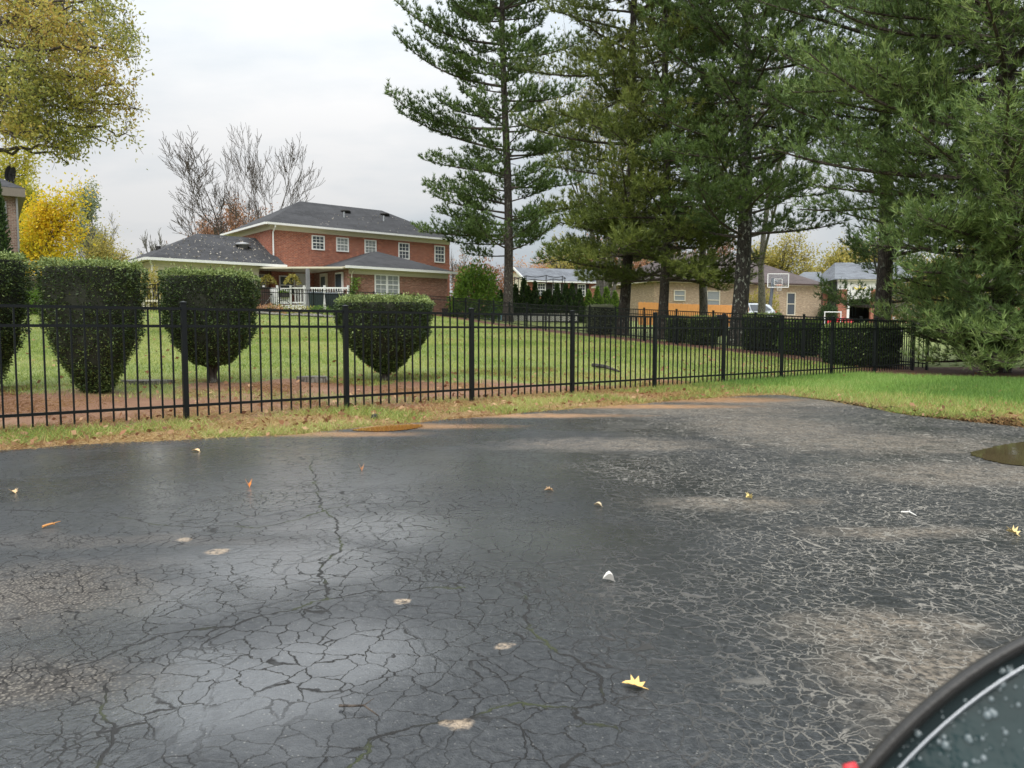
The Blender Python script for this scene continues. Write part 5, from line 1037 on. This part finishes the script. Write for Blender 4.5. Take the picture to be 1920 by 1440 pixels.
# flat stone and stump behind the fence
def slab(label, px, py, rx, ry, h, m, name, cat):
    q = gp(px, py); P = [(rx * math.cos(a) * (1 + .15 * math.sin(a * 3 + px)), ry * math.sin(a) * (1 + .12 * math.cos(a * 4))) for a in np.linspace(0, 2 * math.pi, 18)[:-1]]; n = len(P)
    o = MB().add([(x, y, -.05) for x, y in P] + [(x * .97, y * .97, h) for x, y in P], [tuple(range(n, 2 * n))] + [(k, (k + 1) % n, n + (k + 1) % n, n + k) for k in range(n)]).build(name, m); o.location = q; tag(o, label, cat)
slab('flat sawn stump level with the soil between the second and third yew', 276, 719, .38, .2, .05, M['bark_g'], 'tree_stump', 'stump')
slab('grey rotting stump on bare soil left of the lowest yew', 588, 716, .24, .18, .09, M['bark_g'], 'tree_stump', 'stump')

# ---------------------------------------------------------------- car mirror at the lower right, just outside the window the picture was taken from
def mirror():
    Y = .46; f = camo.matrix_basis
    c = at(1858, 1559, Y); r = thing('car', 'wet black wing mirror and door of the car at the lower right corner', 'car', (0, 0, 0))
    fwd = np.array([0, cp, -sp]); upv = np.array([0, sp, cp]); rt = np.array([1., 0, 0]); fwd2 = unit(c - np.array([0, 0, CAMH])); rt2 = unit(np.cross(fwd2, [0, 0, 1.])); upv = np.cross(rt2, fwd2) 
    def prof(a, s, back): 
        ca, sa = math.cos(a), math.sin(a); th = .981; off = .0762 * (1 - s)
        return c + (rt2 * math.cos(th) + upv * math.sin(th)) * (ca * (.1815 - off)) + (upv * math.cos(th) - rt2 * math.sin(th)) * (sa * (.0762 - off)) + fwd2 * back
    N_ = 64; An = [2 * math.pi * k / N_ for k in range(N_)]
    def rings(name, rg_, m, cap0=False, cap1=False, parent=r, smooth=True):
        mb = MB()
        for s, bk in rg_: mb.v += [tuple(prof(a, s, bk)) for a in An]
        for i in range(len(rg_) - 1):
            for j in range(N_): a = i * N_ + j; b = i * N_ + (j + 1) % N_; mb.f.append((a, b, b + N_, a + N_))
        if cap0: mb.f.append(tuple(range(N_))[::-1])
        if cap1: mb.f.append(tuple((len(rg_) - 1) * N_ + j for j in range(N_)))
        return mb.build(name, m, parent, smooth=smooth)
    hm, t, b = mat('dusty grey black plastic'); o = t.obj(); t.put(b.inputs['Base Color'], t.mix(t.noise(o, 60, 5, .7), (.012, .011, .010), (.032, .03, .027))); b.inputs['Roughness'].default_value = .35
    t.put(b.inputs['Normal'], t.bump(t.noise(o, 300, 3), .3, .001))
    ho_ = rings('mirror_housing', [(.86, .014), (.87, .002), (.885, -.002), (.95, -.001), (.985, .005), (1.0, .015), (.95, .04), (.85, .1), (.6, .13), (.2, .145)], hm, cap1=True)
    rings('mirror_rim', [(.725, .006), (.73, .002), (.75, .001), (.757, .007)], M['silver'], parent=ho_)
    rings('mirror_recess', [(.87, .014), (.82, .013), (.74, .009)], M['bin'], parent=ho_)
    gm, t, b = mat('wet mirror glass'); o = t.obj(); t.put(b.inputs['Base Color'], t.mix(t.noise(o, 22, 3), (.006, .014, .015), (.02, .045, .047))); b.inputs['Metallic'].default_value = .0; b.inputs['Roughness'].default_value = .12; b.inputs['Specular IOR Level'].default_value = .12
    t.put(b.inputs['Normal'], t.bump(t.noise(o, 35, 3), .35, .004))
    rings('mirror_glass', [(.735, .008), (.3, .007), (.02, .007)], gm, cap1=True, parent=ho_)
    dm, t, b = mat('rain drops'); b.inputs['Base Color'].default_value = (.5, .56, .57, 1); b.inputs['Roughness'].default_value = .08; t.put(b.inputs['Base Color'], t.mix(t.noise(t.obj(), 100), (.05, .08, .085), (.16, .19, .2)))
    mb = MB()
    for k in range(900):
        a = random.uniform(0, 6.283); s = .84 * random.random() ** .5; q = prof(a, s, .006 if s < .73 else .011); rr = .0005 + .0022 * random.random() ** 3
        base = len(mb.v)
        for j in range(7): w = j / 7 * 6.283; mb.v.append(tuple(q + rt2 * rr * math.cos(w) + upv * rr * 1.2 * math.sin(w)))
        mb.v.append(tuple(q - fwd2 * rr * .5)); mb.f += [(base + j, base + (j + 1) % 7, base + 7) for j in range(7)]
    o = mb.build('raindrops', dm, ho_, smooth=True); o['kind'] = 'stuff'
    e = at(1588, 1440, Y); MB().tube([e + [-.004, .0, -.006], e + [.0, 0, -.001], e + [.006, 0, .001]], [.002, .0035, .003], 8).build('indicator', M['red'], r, smooth=True)
    # arm and door below, right of the frame
    q = prof(math.pi * 1.4, .3, .07); MB().tube([q, q + [.08, .05, -.1], q + [.2, .06, -.2]], [.03, .03, .04], 12).build('mirror_arm', hm, r, smooth=True)
    dp = plain('dark teal car paint', (.012, .03, .034), .2, .2)
    P = [(.74, -.5), (.74, .9), (.8, 1.6)]
    MB().add([(.62, -.6, .25), (.66, 1.5, .25), (.6, 1.5, .66), (.56, -.6, .66), (.9, -.6, .25), (.9, 1.5, .25), (.85, 1.5, .66), (.85, -.6, .66)], [(0, 1, 2, 3), (7, 6, 5, 4), (3, 2, 6, 7), (4, 5, 1, 0), (1, 5, 6, 2), (0, 3, 7, 4)])
mirror()
scene.render.engine = 'CYCLES'; scene.cycles.max_bounces = 5; scene.cycles.diffuse_bounces = 3; scene.cycles.glossy_bounces = 2
print('objects', len(COL.objects), 'tris', sum(len(o.data.loops) - 2 * len(o.data.polygons) for o in COL.objects if o.type == 'MESH'))
